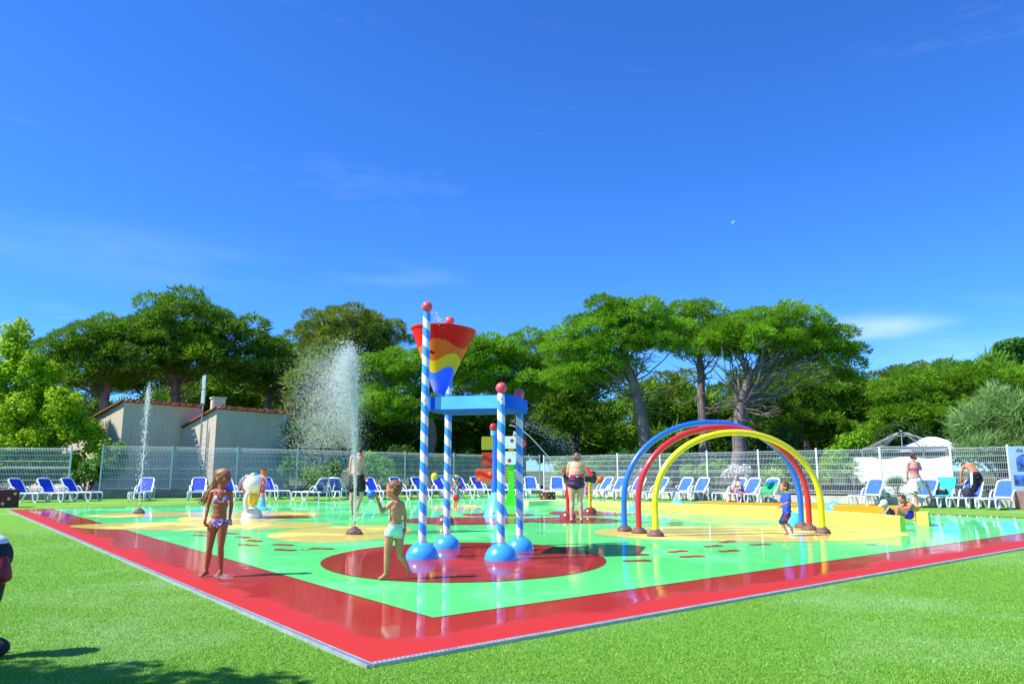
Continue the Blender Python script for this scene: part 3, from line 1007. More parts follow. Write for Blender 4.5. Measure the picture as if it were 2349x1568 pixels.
pine('umbrella_pine', 'narrow umbrella pine with forked trunk behind the blue arch', [(1618, 1078), (1612, 950), (1608, 840), (1600, 770)], 45,
     [(1600, 742, 72, 48), (1552, 778, 52, 50), (1655, 755, 58, 48), (1600, 795, 75, 34)], PINE, .68, 1.2, 8, .34, 28, 30)
pine('umbrella_pine', 'huge spreading umbrella pine with fanned pale branches behind the arches', [(1693, 1078), (1695, 980), (1702, 920), (1725, 850)], 39,
     [(1785, 748, 115, 44), (1700, 762, 80, 46), (1868, 775, 82, 50), (1930, 806, 48, 46), (1760, 790, 115, 30), (1650, 795, 50, 34), (1952, 845, 26, 28), (1850, 815, 90, 26)], PINE, .62, 1.2, 9, .42, 48, 40)
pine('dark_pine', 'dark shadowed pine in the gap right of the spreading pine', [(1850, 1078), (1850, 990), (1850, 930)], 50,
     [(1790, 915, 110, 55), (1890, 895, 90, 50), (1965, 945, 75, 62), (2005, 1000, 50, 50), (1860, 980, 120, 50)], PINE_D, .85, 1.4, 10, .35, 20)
pine('umbrella_pine', 'dense rounded pine on the right above the gazebo frame', [(2140, 1078), (2140, 1000), (2130, 930)], 46,
     [(2100, 895, 85, 44), (2185, 878, 85, 42), (2120, 945, 105, 48), (2210, 930, 90, 50), (2060, 950, 55, 55), (2080, 1000, 80, 40)], PINE, .75, 1.6, 11, .35, 18)
pine('umbrella_pine', 'far right pine crown behind the feathery pale tree', [(2300, 1078), (2300, 1000), (2300, 920)], 44,
     [(2270, 872, 85, 36), (2345, 880, 70, 45), (2300, 930, 100, 55)], PINE, .75, 1.6, 12, .35, 14)
pine('umbrella_pine', 'distant olive pine crown peeking out left of the right hand pines', [(2070, 1078), (2065, 960), (2060, 900)], 72,
     [(2062, 872, 55, 22), (2110, 860, 55, 22), (2030, 895, 30, 22)], PINE_O, 1.0, 1.6, 13, .35, 8)

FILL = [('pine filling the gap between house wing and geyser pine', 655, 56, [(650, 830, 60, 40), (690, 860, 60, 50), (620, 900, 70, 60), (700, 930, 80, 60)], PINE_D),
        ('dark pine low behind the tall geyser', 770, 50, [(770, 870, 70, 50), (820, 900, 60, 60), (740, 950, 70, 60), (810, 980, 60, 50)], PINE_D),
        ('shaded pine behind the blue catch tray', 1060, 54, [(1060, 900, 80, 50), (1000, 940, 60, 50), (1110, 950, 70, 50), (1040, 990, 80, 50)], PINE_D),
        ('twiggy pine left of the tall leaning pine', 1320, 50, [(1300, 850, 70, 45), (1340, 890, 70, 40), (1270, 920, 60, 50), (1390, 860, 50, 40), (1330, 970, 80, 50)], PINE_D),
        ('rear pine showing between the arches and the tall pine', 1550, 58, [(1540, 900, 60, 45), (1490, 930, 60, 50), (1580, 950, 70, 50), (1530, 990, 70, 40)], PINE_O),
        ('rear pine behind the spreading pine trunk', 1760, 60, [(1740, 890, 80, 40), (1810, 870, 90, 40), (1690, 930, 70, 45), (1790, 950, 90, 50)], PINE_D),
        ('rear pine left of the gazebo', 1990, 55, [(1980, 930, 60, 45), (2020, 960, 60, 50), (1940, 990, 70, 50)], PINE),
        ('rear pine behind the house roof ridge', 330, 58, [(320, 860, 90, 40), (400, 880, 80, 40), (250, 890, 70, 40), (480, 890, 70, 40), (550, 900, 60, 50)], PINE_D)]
for i, (lb_, u, Y, lo, mt) in enumerate(FILL):
    pine('background_pine', lb_, [(u, 1078), (u + 3, 990), (u, lo[0][1] + 20)], Y, lo, mt, .95, 1.2, 60 + i, .3, 12, 18, BARK_D, group='background pines')

def px_bush(name, label, Y, lobes, mat, tpls, size, dens, seed, cat='tree', group=None, stems=8, stem_r=.09, bark=BARK_D, base_u=None, under=.7):
    b = at(base_u if base_u is not None else lobes[0][0], 1078, Y)
    out = []
    for (u, v, hw, hh) in lobes:
        c = at(u, v, Y); k = Y / 1725.2
        out.append((c.x - b.x, 0, c.z, hw * k, hw * k * .8, hh * k))
    return bush(name, label, b, out, mat, tpls, size, dens, seed, cat, group, .9, stems, stem_r, bark, under)
px_bush('leafy_tree', 'bright yellow green broadleaf tree in front of the house at far left', 36.0,
        [(35, 770, 30, 45), (20, 840, 60, 60), (75, 860, 60, 50), (110, 930, 75, 50), (30, 940, 80, 60), (160, 985, 55, 36), (60, 1010, 90, 40), (205, 990, 35, 26), (225, 1030, 28, 20), (120, 1060, 60, 26)], LEAF, LEAFT, .42, 2.1, 21, stems=14, stem_r=.11, base_u=35)
px_bush('leafy_tree', 'dark green broadleaf treetop at the far right skyline', 60,
        [(2312, 805, 34, 30), (2345, 815, 34, 40), (2290, 830, 28, 20)], LEAF_G, LEAFB, .6, 1.6, 22, base_u=2330)
px_bush('feathery_tree', 'pale feathery willow like tree on the right behind the fence', 30.5,
        [(2310, 935, 50, 50), (2345, 960, 60, 90), (2265, 985, 55, 50), (2235, 1020, 40, 34), (2310, 1030, 80, 50)], WILLOW, DROOP, .62, 1.9, 23, base_u=2310, stems=12, stem_r=.05)
px_bush('woodland_tree', 'soft olive tree seen through the geyser mist', 46,
        [(700, 850, 50, 50), (720, 920, 70, 70), (670, 960, 50, 60), (760, 980, 60, 60)], PINE_O, NEED_S, .8, 1.3, 24, stems=10, base_u=715)
px_bush('woodland_tree', 'fresh green undergrowth tree right of the house wing', 42,
        [(700, 1010, 45, 40), (745, 1000, 50, 50), (720, 1050, 70, 30)], LEAF_G, LEAFT, .55, 1.6, 25, base_u=715)

sh = [('lime shrub behind the fence right of the man in the geyser', 39.5, [(862, 1068, 38, 26), (895, 1080, 30, 20)], HEDGE),
      ('olive shrub behind the fence at the end of the house wing', 37, [(690, 1080, 36, 22), (740, 1085, 40, 20)], LEAF_G),
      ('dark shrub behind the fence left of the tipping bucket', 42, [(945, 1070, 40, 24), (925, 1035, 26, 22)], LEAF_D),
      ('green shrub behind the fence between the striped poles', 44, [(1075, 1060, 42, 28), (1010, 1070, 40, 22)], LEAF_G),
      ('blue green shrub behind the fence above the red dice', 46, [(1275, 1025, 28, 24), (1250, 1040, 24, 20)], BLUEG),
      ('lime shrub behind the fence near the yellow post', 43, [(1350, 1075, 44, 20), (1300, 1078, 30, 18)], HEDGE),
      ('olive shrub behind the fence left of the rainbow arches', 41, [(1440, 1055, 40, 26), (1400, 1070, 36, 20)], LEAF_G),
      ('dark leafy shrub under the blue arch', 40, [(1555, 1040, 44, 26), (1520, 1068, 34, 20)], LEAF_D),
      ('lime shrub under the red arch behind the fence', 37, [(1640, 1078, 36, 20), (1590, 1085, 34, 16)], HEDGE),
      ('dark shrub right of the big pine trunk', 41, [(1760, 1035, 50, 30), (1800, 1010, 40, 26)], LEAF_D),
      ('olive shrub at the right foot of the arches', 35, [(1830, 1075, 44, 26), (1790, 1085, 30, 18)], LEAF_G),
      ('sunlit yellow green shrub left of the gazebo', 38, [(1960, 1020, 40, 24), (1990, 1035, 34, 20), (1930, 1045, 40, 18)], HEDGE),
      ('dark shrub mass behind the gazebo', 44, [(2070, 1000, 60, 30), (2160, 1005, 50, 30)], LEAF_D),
      ('creeper covered shrub before the lit house wall', 35.2, [(200, 1085, 26, 26), (245, 1075, 30, 30), (270, 1040, 20, 22)], LEAF_G),
      ('dark creeper shrub at the far left fence', 34.4, [(30, 1080, 60, 26), (90, 1090, 40, 22)], LEAF_D)]
for i, (lb_, Y, lo, mt) in enumerate(sh):
    px_bush('shrub', lb_, Y, lo, mt, LEAFT, .42, 1.7, 40 + i, cat='shrub', group='shrubs behind the fence', stems=6, stem_r=.03)

# far wood that closes the view between the trunks: one uncountable mass
r = np.random.default_rng(77)
C = []; S = []
for i in range(1500):
    X = r.uniform(-44, 46); Y = r.uniform(54, 64)
    Zm = 6.3 + 1.2 * math.sin(X * .21) + 1.1 * math.sin(X * .53 + 1)
    if X > 22: Zm += 1.0
    C.append((X, Y, r.uniform(.2, 1) ** .8 * Zm)); S.append(r.uniform(1.0, 1.9))
tag(scatter('distant_wood', C, S, NEED_S, PINE_D, None, 7, .9), 'dark green wood filling the gaps between the pine trunks', 'wood', kind='stuff')
# ------------------------------------------------------------------ moon
mp_ = at(1683, 511, 3000)
mm = NT('pale_day_moon')
em = mm.new('ShaderNodeEmission'); em.inputs['Strength'].default_value = .8
cr_ = mm.mix(mm.noise(mm.obj(), .35, 4), (.45, .62, .9), (.75, .85, 1.0)); mm.link(cr_, em.inputs[0])
tp = mm.new('ShaderNodeBsdfTransparent'); mx_ = mm.new('ShaderNodeMixShader'); mx_.inputs[0].default_value = .22
mm.link(tp.outputs[0], mx_.inputs[1]); mm.link(em.outputs[0], mx_.inputs[2]); mm.link(mx_.outputs[0], mm.out.inputs[0])
mb = MB()
vs = []; fs = []
for i in range(13):                       # lit part of the ball only
    th_ = math.pi * i / 12
    for j in range(9):
        ph_ = math.pi * (.5 + (j / 8) * .95)
        vs.append((math.sin(th_) * math.cos(ph_) * 10, -abs(math.sin(th_) * math.sin(ph_)) * 10, math.cos(th_) * 10))
for i in range(12):
    for j in range(8):
        fs.append((i * 9 + j, i * 9 + j + 1, (i + 1) * 9 + j + 1, (i + 1) * 9 + j))
mb.add(vs, fs)
tag(mb.build('moon', mm.m, loc=mp_, rot=(0, R(35), 0)), 'faint half moon in the blue sky above the pines', 'moon')

# ------------------------------------------------------------------ tipping bucket tower
SKY_BLUE = M('sky_blue_gelcoat', lin('3fa2ea'), .28, .06, 3, coat=.6)
DEEP_BLUE = M('deep_blue_gelcoat', lin('2070f0'), .3, .06, 3, coat=.6, dirt='3f86e6')
CORAL = M('coral_ball', lin('e0505c'), .38, .1, 5, coat=.3)
STEEL = M('stainless_bolt', (.6, .62, .64), .3, .1, metal=.8)
def stripe_mat(name, c1, c2, pitch, duty=.52):
    t = NT(name)
    sp = t.new('ShaderNodeSeparateXYZ'); t.link(t.obj(), sp.inputs[0])
    an = t.math('DIVIDE', t.math('ARCTAN2', sp.outputs[1], sp.outputs[0]), 2 * math.pi)
    ph = t.math('FRACT', t.math('ADD', an, t.math('DIVIDE', sp.outputs[2], pitch)))
    m = t.maprange(ph, duty - .012, duty + .012)
    m2 = t.maprange(ph, 0, .02, 1, 0)
    m = t.math('MAXIMUM', m, m2)
    col = t.mix(m, lin(c1), c2)
    wear = t.noise(t.obj(), 9, 5, .7)
    col = t.mix(t.maprange(wear, .58, .8, 0, .35), col, (.55, .58, .62))
    t.set('Base Color', col); t.set('Roughness', .34); t.set('Coat Weight', .4)
    return t.m
STRIPE = stripe_mat('blue_white_spiral', '3f98f2', (.82, .82, .84), .285)
def band_mat():
    t = NT('rainbow_bucket')
    sp = t.new('ShaderNodeSeparateXYZ'); t.link(t.obj(), sp.inputs[0])
    an = t.math('ARCTAN2', sp.outputs[1], sp.outputs[0])
    z_ = t.math('DIVIDE', sp.outputs[2], BUCKET_H)
    def wave(k, ph, amp):
        return t.math('MULTIPLY', t.math('SINE', t.math('ADD', t.math('MULTIPLY', an, k), ph)), amp)
    def step(level, k, ph, amp):
        return t.maprange(t.math('ADD', z_, wave(k, ph, amp)), level - .004, level + .004)
    col = t.mix(step(.36, 3, .3, .05), lin('4a86ff'), lin('ffd01e'))
    col = t.mix(step(.54, 3, .1, .06), col, lin('ff7420'))
    col = t.mix(step(.74, 3, 2.6, .05), col, lin('f21616'))
    vx = t.new('ShaderNodeVectorMath', operation='DISTANCE'); t.link(t.obj(), vx.inputs[0]); vx.inputs[1].default_value = (-.07, -.13, .13)
    col = t.mix(t.maprange(vx.outputs['Value'], .10, .105, 1, 0), col, lin('8f92ea'))
    t.set('Base Color', col); t.set('Roughness', .5); t.set('Specular IOR Level', .2); t.set('Coat Weight', .08)
    return t.m
TA, TB, TC, TD = gp(968, 1281), gp(1024, 1258), gp(1149, 1285), gp(1192, 1264)
tc = (TA + TB + TC + TD) / 4
tower = thing('bucket_tower', 'tall water tower on four blue and white spiral poles with tipping bucket', 'water tower', (tc.x, tc.y, 0))
zA = at(978, 716, TA.y).z; zB = at(1036, 748, TB.y).z
zAB = (zA + zB) / 2
zCD = (at(1149, 903, TC.y).z + at(1189, 915, TD.y).z) / 2
PR = .058
for nm, p, zt, rd in (('a', TA, zA, .235), ('b', TB, zB, .225), ('c', TC, at(1149, 903, TC.y).z, .235), ('d', TD, at(1189, 915, TD.y).z, .225)):
    MB().lathe([(PR, 0), (PR, zt), (PR * .98, zt + .004), (0, zt + .006)], 28).build('pole', STRIPE, tower, loc=p - tc)
    MB().dome(rd, 36, 11, sq=.98).build('dome_base', SKY_BLUE, tower, loc=p - tc + Vector((0, 0, .012)))
    MB().lathe([(PR + .004, 0), (PR + .012, .004), (PR + .012, .022), (PR + .002, .028)], 24).build('collar', STEEL, tower, loc=p - tc + Vector((0, 0, rd * .965)))
    MB().ball((0, 0, 0), .083, 26, 16).build('finial_ball', CORAL, tower, loc=p - tc + Vector((0, 0, zt + .085)))
bc = (TA + TB) / 2
zb1 = at(1010, 756, bc.y).z; zb0 = at(1006, 906, bc.y).z
BUCKET_H = zb1 - zb0
BUCKET = band_mat()
br = 77 / 1725.2 * bc.y
prof = [(0, 0), (.05, .004), (.085, .03), (.11, .08)]
prof += [(.11 + (br - .11) * t, .08 + (BUCKET_H - .08) * t) for t in (.2, .4, .6, .8, .97)] + [(br + .006, BUCKET_H - .02), (br + .008, BUCKET_H), (br - .012, BUCKET_H)]
prof += [(.1 + (br - .13) * t, .1 + (BUCKET_H - .1) * t) for t in (.8, .4, .1)] + [(0, .1)]
bu = MB().lathe(prof, 56).build('bucket', BUCKET, tower, loc=bc - tc + Vector((0.03, 0, zb0)), rot=(R(-1.5), R(2), R(-18)))
ax = (TB - TA).normalized()
za = at(990, 800, TA.y).z
axm = MB().tube([bc - tc - ax * .64 + Vector((0, 0, za)), bc - tc - ax * .32 + Vector((0, 0, za))], .022, 10)
axm.build('pivot_axle', BLACK, tower)
MB().tube([bc - tc + ax * .32 + Vector((0, 0, za)), bc - tc + ax * .64 + Vector((0, 0, za))], .022, 10).build('pivot_axle', BLACK, tower)
# blue catch tray between the two pole rows
ex = ((TC - TA) + (TD - TB)).normalized(); ey = Vector((-ex.y, ex.x, 0))
zt1 = at(1060, 908, (TA.y + TC.y) / 2 + .1).z; zt0 = at(1060, 940, (TA.y + TC.y) / 2 + .1).z
W = min((TB - TA).dot(ey), (TD - TC).dot(ey)); L0 = -.02; L1 = (TD - TA).dot(ex) + .2
y0, y1 = .075, W - .075
def rrect(x0, x1, y0, y1, r, n=6):
    out = []
    for cx, cy, a0 in ((x1 - r, y1 - r, 0), (x0 + r, y1 - r, 90), (x0 + r, y0 + r, 180), (x1 - r, y0 + r, 270)):
        for i in range(n + 1):
            a = R(a0 + 90 * i / n)
            out.append((cx + r * math.cos(a), cy + r * math.sin(a)))
    return out
def tray_pt(q): 
    w = TA + ex * q[0] + ey * q[1] - tc
    return (w.x, w.y)
outer = [tray_pt(q) for q in rrect(L0, L1, y0, y1, .14)]
inner = [tray_pt(q) for q in rrect(L0 + .03, L1 - .03, y0 + .03, y1 - .03, .12)]
n = len(outer)
mb = MB()
vs = [(p[0], p[1], zt0) for p in outer] + [(p[0], p[1], zt1) for p in outer] + [(p[0], p[1], zt1) for p in inner] + [(p[0], p[1], zt0 + .1) for p in inner]
fs = [tuple(range(n))[::-1], tuple(range(3 * n, 4 * n))]
for k in range(3):
    fs += [(k * n + i, k * n + (i + 1) % n, (k + 1) * n + (i + 1) % n, (k + 1) * n + i) for i in range(n)]
mb.add(vs, fs)
TRAYM = M('matt_deep_blue_tray', lin('1c66ee'), .7, .06, 3)
TRAYM.node_tree.nodes['Principled BSDF'].inputs['Specular IOR Level'].default_value = .12
tray = mb.build('catch_tray', TRAYM, tower)
# paler blue front sheet of the tray, a panel of its own
fa = TA + ex * (L0 + .15) + ey * (y0 - .004) - tc; fb = TA + ex * ((TC - TA).dot(ex) + .02) + ey * (y0 - .004) - tc
PALE_FRONT = M('pale_blue_sheet', lin('5cc0f2'), .35, .1, 3, coat=.4, dirt='8fd2f4')
MB().add([(fa.x, fa.y, zt0 + .012), (fb.x, fb.y, zt0 + .012), (fb.x, fb.y, zt1 - .006), (fa.x, fa.y, zt1 - .006),
          (fa.x + ey.x * .003, fa.y + ey.y * .003, zt0 + .012), (fb.x + ey.x * .003, fb.y + ey.y * .003, zt0 + .012), (fb.x + ey.x * .003, fb.y + ey.y * .003, zt1 - .006), (fa.x + ey.x * .003, fa.y + ey.y * .003, zt1 - .006)],
         [(0, 1, 2, 3), (4, 7, 6, 5), (0, 4, 5, 1), (1, 5, 6, 2), (2, 6, 7, 3), (3, 7, 4, 0)]).build('tray_front', PALE_FRONT, tray, smooth=False)
for p in (TA, TC):
    for zz in (zt0 + .06, zt1 - .06):
        MB().ball(p - tc + Vector((0, -PR - .004, zz)), (.016, .012, .016), 10, 6).build('bolt', STEEL, tower)
for p in (TD, TB):
    for zz in (zt0 + .05, zt1 - .08):
        MB().ball(p - tc - ey * .09 + Vector((0, 0, zz)), .016, 10, 6).build('bolt', STEEL, tower)

# ------------------------------------------------------------------ rocks, arches, geysers
def rock_mesh(mb, c, s, seed):
    rr = random.Random(seed)
    for (dx, dy, r0, sq) in ((0, 0, 1, .72), (.5, -.25, .62, .75), (-.45, .15, .6, .6), (.05, .05, .66, 1.32)):
        prof = [(r0 * s * math.cos(i / 6 * math.pi / 2) * rr.uniform(.95, 1.05), r0 * s * sq * math.sin(i / 6 * math.pi / 2)) for i in range(6)] + [(0, r0 * s * sq)]
        prof = [(r0 * s, -.02)] + prof
        mb.lathe(prof, 18, c=(c[0] + dx * s, c[1] + dy * s, c[2]), wob=.06, seed=seed + int(dx * 100))
    return mb
def arch(name, label, f0, f1, ztop, mat, seed):
    c = (f0 + f1) / 2
    t = thing(name, label, 'arch', (c.x, c.y, 0), 0, 'rainbow spray arches')
    h = (f1 - f0) / 2; r = .062
    leg = .55
    pts = []
    for i in range(49):
        a = math.pi * i / 48
        pts.append(-h * math.cos(a) + Vector((0, 0, leg + (ztop - r - leg) * math.sin(a) ** .92)))
    pts = [-h + Vector((0, 0, .02)), -h + Vector((0, 0, .3))] + pts + [h + Vector((0, 0, .3)), h + Vector((0, 0, .02))]
    MB().tube(pts, r, 16).build('hoop', mat, t)
    for k, s in ((0, -1), (1, 1)):
        rock_mesh(MB(), (0, 0, 0), .155, seed + k).build('rock_base', ROCK, t, loc=h * s + Vector((0, 0, .025)), rot=(0, 0, seed * 1.3 + k))
    for i in (12, 20, 28, 36):
        MB().cone(pts[i + 2] + Vector((0, 0, -r * .8)), .012, pts[i + 2] + Vector((0, 0, -r - .02)), .01, 8).build('spray_nozzle', BLACK, t)
    return t
ARCH_B = M('blue_gelcoat_pipe', lin('1f6fe6'), .3, .08, 4, coat=.5)
ARCH_R = M('red_gelcoat_pipe', lin('d3202c'), .3, .08, 4, coat=.5)
ARCH_Y = M('yellow_gelcoat_pipe', lin('e8d400'), .3, .08, 4, coat=.5)
def mid_y(a, b): return (a.y + b.y) / 2
b0, b1 = gp(1433, 1219), gp(1840, 1211)
arch('spray_arch', 'rearmost blue spray arch of the three rainbow hoops', b0, b1, at(1632, 962, mid_y(b0, b1)).z, ARCH_B, 1)
r0_, r1_ = gp(1466, 1224), gp(1858, 1217)
arch('spray_arch', 'middle red spray arch of the three rainbow hoops', r0_, r1_, at(1670, 973, mid_y(r0_, r1_)).z, ARCH_R, 2)
y0_, y1_ = gp(1505, 1231), gp(1888, 1224)
arch('spray_arch', 'front yellow spray arch of the three rainbow hoops', y0_, y1_, at(1700, 984, mid_y(y0_, y1_)).z, ARCH_Y, 3)

def geyser_rock(label, p, s, seed):
    t = thing('geyser_rock', label, 'fountain', (p.x, p.y, 0), 0, 'brown moulded geyser rocks')
    rock_mesh(MB(), (0, 0, 0), s, seed).build('rock', ROCK, t, loc=(0, 0, .025))
    MB().lathe([(.03, 0), (.03, .05), (.02, .06), (0, .06)], 12).build('nozzle', METAL_GREY, t, loc=(0, 0, s * 1.3))
    return t
GEY_C = gp(812, 1226); GEY_L = gp(318, 1178)
geyser_rock('brown rock base of the tall misty water geyser', GEY_C, .16, 31)
geyser_rock('brown rock base of the thin water jet by the left lounger', GEY_L, .17, 32)

# ------------------------------------------------------------------ totem with boards, green post
CYAN = M('pale_cyan_gelcoat', lin('5fc4ee'), .32, .06, 4, coat=.4)
RED_P = M('bright_red_plastic', lin('d61c22'), .35, .08, 5, coat=.4)
ORANGE = M('orange_plastic', lin('f0641e'), .38, .1, 5, coat=.3)
YEL = M('yellow_plastic', lin('f2c40f'), .38, .1, 5, coat=.3)
LIME = M('lime_green_gelcoat', lin('54d81e'), .35, .08, 4, coat=.4)
RUST = M('brick_red_gelcoat', lin('8a3826'), .25, .12, 4, coat=.8)
def stripe_board(name, ca, cb, axis, n):
    t = NT(name)
    sp = t.new('ShaderNodeSeparateXYZ'); t.link(t.obj(), sp.inputs[0])
    w = t.math('FRACT', t.math('MULTIPLY', sp.outputs[axis], n))
    m = t.maprange(w, .47, .53)
    t.set('Base Color', t.mix(m, lin(ca), lin(cb))); t.set('Roughness', .45)
    return t.m
def dots_board(name, base, dots, extra=None):
    t = NT(name)
    col = lin(base) if isinstance(base, str) else base
    if extra:                              # wavy second colour
        sp = t.new('ShaderNodeSeparateXYZ'); t.link(t.obj(), sp.inputs[0])
        wv = t.math('ADD', sp.outputs[2], t.math('MULTIPLY', t.math('SINE', t.math('MULTIPLY', sp.outputs[0], extra[1])), extra[2]))
        m = t.math('MULTIPLY', t.maprange(wv, -extra[3] - .004, -extra[3] + .004), t.maprange(wv, extra[3] - .004, extra[3] + .004, 1, 0))
        col = t.mix(m, col, lin(extra[0]))
    for (x, z_, r_, c) in dots:
        sp = t.new('ShaderNodeSeparateXYZ'); t.link(t.obj(), sp.inputs[0])
        d = t.math('SQRT', t.math('ADD', t.math('POWER', t.math('SUBTRACT', sp.outputs[0], x), 2), t.math('POWER', t.math('SUBTRACT', sp.outputs[2], z_), 2)))
        col = t.mix(t.maprange(d, r_ - .003, r_ + .003, 1, 0), col, lin(c))
    t.set('Base Color', col); t.set('Roughness', .42)
    return t.m
def board(parent, mat, cx, cz, w, h, y=-.06, rz=0.0):
    return MB().box((0, 0, 0), (w, .03, h), bevel=.01).build('board', mat, parent, loc=(cx, y, cz), rot=(0, 0, rz), smooth=False)
tp_ = gp(1138, 1184)
k = 85.0
tot = thing('totem_post', 'pale blue cone footed totem with striped, red and orange boards and red ball', 'play post', (tp_.x, tp_.y, 0))
MB().lathe([(.36, -.01), (.36, .02), (.33, .05), (.16, .55), (.11, .66)], 32).build('cone_foot', CYAN, tot)
MB().lathe([(.11, .655), (.10, 1.2), (.085, 2.26), (0, 2.27)], 24).build('post', DEEP_BLUE, tot, loc=(-.03, 0, 0))
MB().lathe([(.09, 0), (.095, .14), (.0, .14)], 20).build('collar', CYAN, tot, loc=(-.07, 0, 2.2))
MB().ball((0, 0, 0), .11, 22, 14).build('ball', RED_P, tot, loc=(-.085, 0, 2.44))
board(tot, stripe_board('green_yellow_stripes', '6a9a12', 'c9b81e', 0, 14), (1117 - 1138) / k, 1.99, .32, .36)
board(tot, dots_board('brick_board', 'd8492a', [(-.09, -.1, .03, 'e07c2c'), (.1, .1, .02, 'e07c2c')], ('a61d1a', 17, .05, .055)), (1119 - 1138) / k, 1.55, .34, .37, rz=.12)
board(tot, dots_board('orange_board', 'ef6a34', [(.12, .05, .05, 'f6b41e'), (-.17, -.1, .04, 'f6b41e')], ('d9261f', 11, .05, .06)), (1112 - 1138) / k, 1.12, .5, .35)
MB().lathe([(.022, 0), (.022, .012), (0, .012)], 10).build('plug', BLACK, tot, loc=(-.06, -.3, .1), rot=(R(72), 0, 0))
g1 = gp(1172, 1160)
k = 66.0
gre = thing('totem_post', 'lime green post with two white boards carrying red dots', 'play post', (g1.x, g1.y, 0))
MB().add([(-.28, -.09, 0), (.2, -.09, 0), (.2, .09, 0), (-.28, .09, 0), (-.09, -.09, .55), (.12, -.09, .55), (.12, .09, .55), (-.09, .09, .55), (-.09, -.09, 2.2), (.12, -.09, 2.2), (.12, .09, 2.2), (-.09, .09, 2.2)],
         [(3, 2, 1, 0), (0, 1, 5, 4), (1, 2, 6, 5), (2, 3, 7, 6), (3, 0, 4, 7), (4, 5, 9, 8), (5, 6, 10, 9), (6, 7, 11, 10), (7, 4, 8, 11), (8, 9, 10, 11)]).build('post', LIME, gre, smooth=False)
board(gre, dots_board('white_dot_board_a', (.75, .78, .78), [(.04, .06, .07, 'd8203c'), (-.13, -.13, .02, 'd8203c')]), 0, 2.23, .42, .44, -.13)
board(gre, dots_board('white_dot_board_b', (.75, .78, .78), [(-.05, -.09, .07, 'd8203c'), (.1, .16, .02, 'd8203c')]), 0, 1.68, .42, .46, -.13)
board(gre, M('orange_link_board', lin('f08420'), .4), 0, 1.965, .16, .07, -.12)
board(gre, stripe_board('green_orange_stripes', '3f8f18', 'd9a21c', 2, 11), -.2, 1.15, .3, .42, -.05)
ringm = MB().tube([(.42 + .1 * math.cos(a / 16 * 6.283), -.1, 2.2 + .1 * math.sin(a / 16 * 6.283)) for a in range(16)], .035, 8, closed=True)
ringm.build('spray_ring', RED_P, gre)
MB().tube([(.3, -.1, 2.35), (.2, -.1, 2.5), (.12, -.05, 2.62), (.1, 0, 2.5), (.1, 0, 2.2)], .025, 8).build('feed_pipe', PLASTIC_WHITE, gre)

# ------------------------------------------------------------------ water cannons
def cannon(label, p, dome_r, post_mat, post_h, rings=False):
    t = thing('water_cannon', label, 'water cannon', (p.x, p.y, 0), 0, 'water cannons on domed bases')
    MB().dome(dome_r, 30, 9).build('dome_base', RUST, t, loc=(0, 0, .025))
    mb = MB().tube([(0, 0, dome_r * .8), (0, 0, post_h)], .05, 16)
    mb.build('post', post_mat, t)
    if rings:
        for i, zz in enumerate((.42, .5, .62, .66, .72, .8)):
            MB().lathe([(.0515, 0), (.054, .004), (.054, .014), (.0515, .018)], 16).build('ring', ORANGE, t, loc=(0, 0, zz))
    return t
c1 = gp(1303, 1192)
w1_ = cannon('red posted water cannon aimed up left in front of the woman', c1, .22, RED_P, .92)
mb = MB()
mb.box((-.05, -.02, 1.05), (.12, .09, .24), bevel=.015); mb.build('bracket', M('grey_bracket', (.10, .12, .12), .5), w1_, smooth=False)
MB().tube([(-.05, -.08, 1.1), (-.05, .06, 1.1)], .06, 14).build('pivot', BLACK, w1_)
MB().tube([(-.13, 0, 1.25), (.0, 0, 1.17), (.2, .02, 1.06), (.34, .03, .98)], [.03, .055, .06, .05], 14).build('barrel', RED_P, w1_)
MB().tube([(-.17, 0, 1.275), (-.12, 0, 1.245)], [.022, .034], 12).build('nozzle', ORANGE, w1_)
c2 = gp(1354, 1181)
w2_ = cannon('yellow posted water cannon with black mount right of the woman', c2, .21, YEL, .92, True)
MB().box((.1, 0, 1.06), (.15, .1, .34), bevel=.03).build('bracket', M('dark_bracket', (.02, .03, .03), .5), w2_, smooth=False)
MB().box((-.06, 0, 1.0), (.16, .1, .16), bevel=.02).build('mount', BLACK, w2_, smooth=False)
MB().tube([(-.1, .1, 1.33), (-.02, .03, 1.2), (.1, -.03, 1.1)], [.05, .062, .055], 14).build('barrel', RED_P, w2_)
MB().ball((.3, 0, .99), .1, 18, 12).build('handle_ball', ORANGE, w2_)
MB().tube([(.12, 0, 1.06), (.3, 0, .99)], .03, 10).build('handle_arm', BLACK, w2_)
c3 = gp(1021, 1204)
w3_ = cannon('water cannon with blue barrel and yellow ball half hidden by a spiral pole', c3, .22, RUST, .95)
MB().tube([(-.24, 0, 1.11), (.2, .05, 1.11)], .04, 14).build('barrel', M('blue_barrel', lin('2f7fe0'), .35, coat=.4), w3_)
MB().ball((-.26, 0, 1.11), .085, 18, 12).build('handle_ball', YEL, w3_)
MB().cone((.2, .05, 1.11), .04, (.27, .06, 1.11), .03, 12).build('nozzle', YEL, w3_)
MB().box((.02, 0, .99), (.1, .1, .16), bevel=.02).build('bracket', BLACK, w3_, smooth=False)

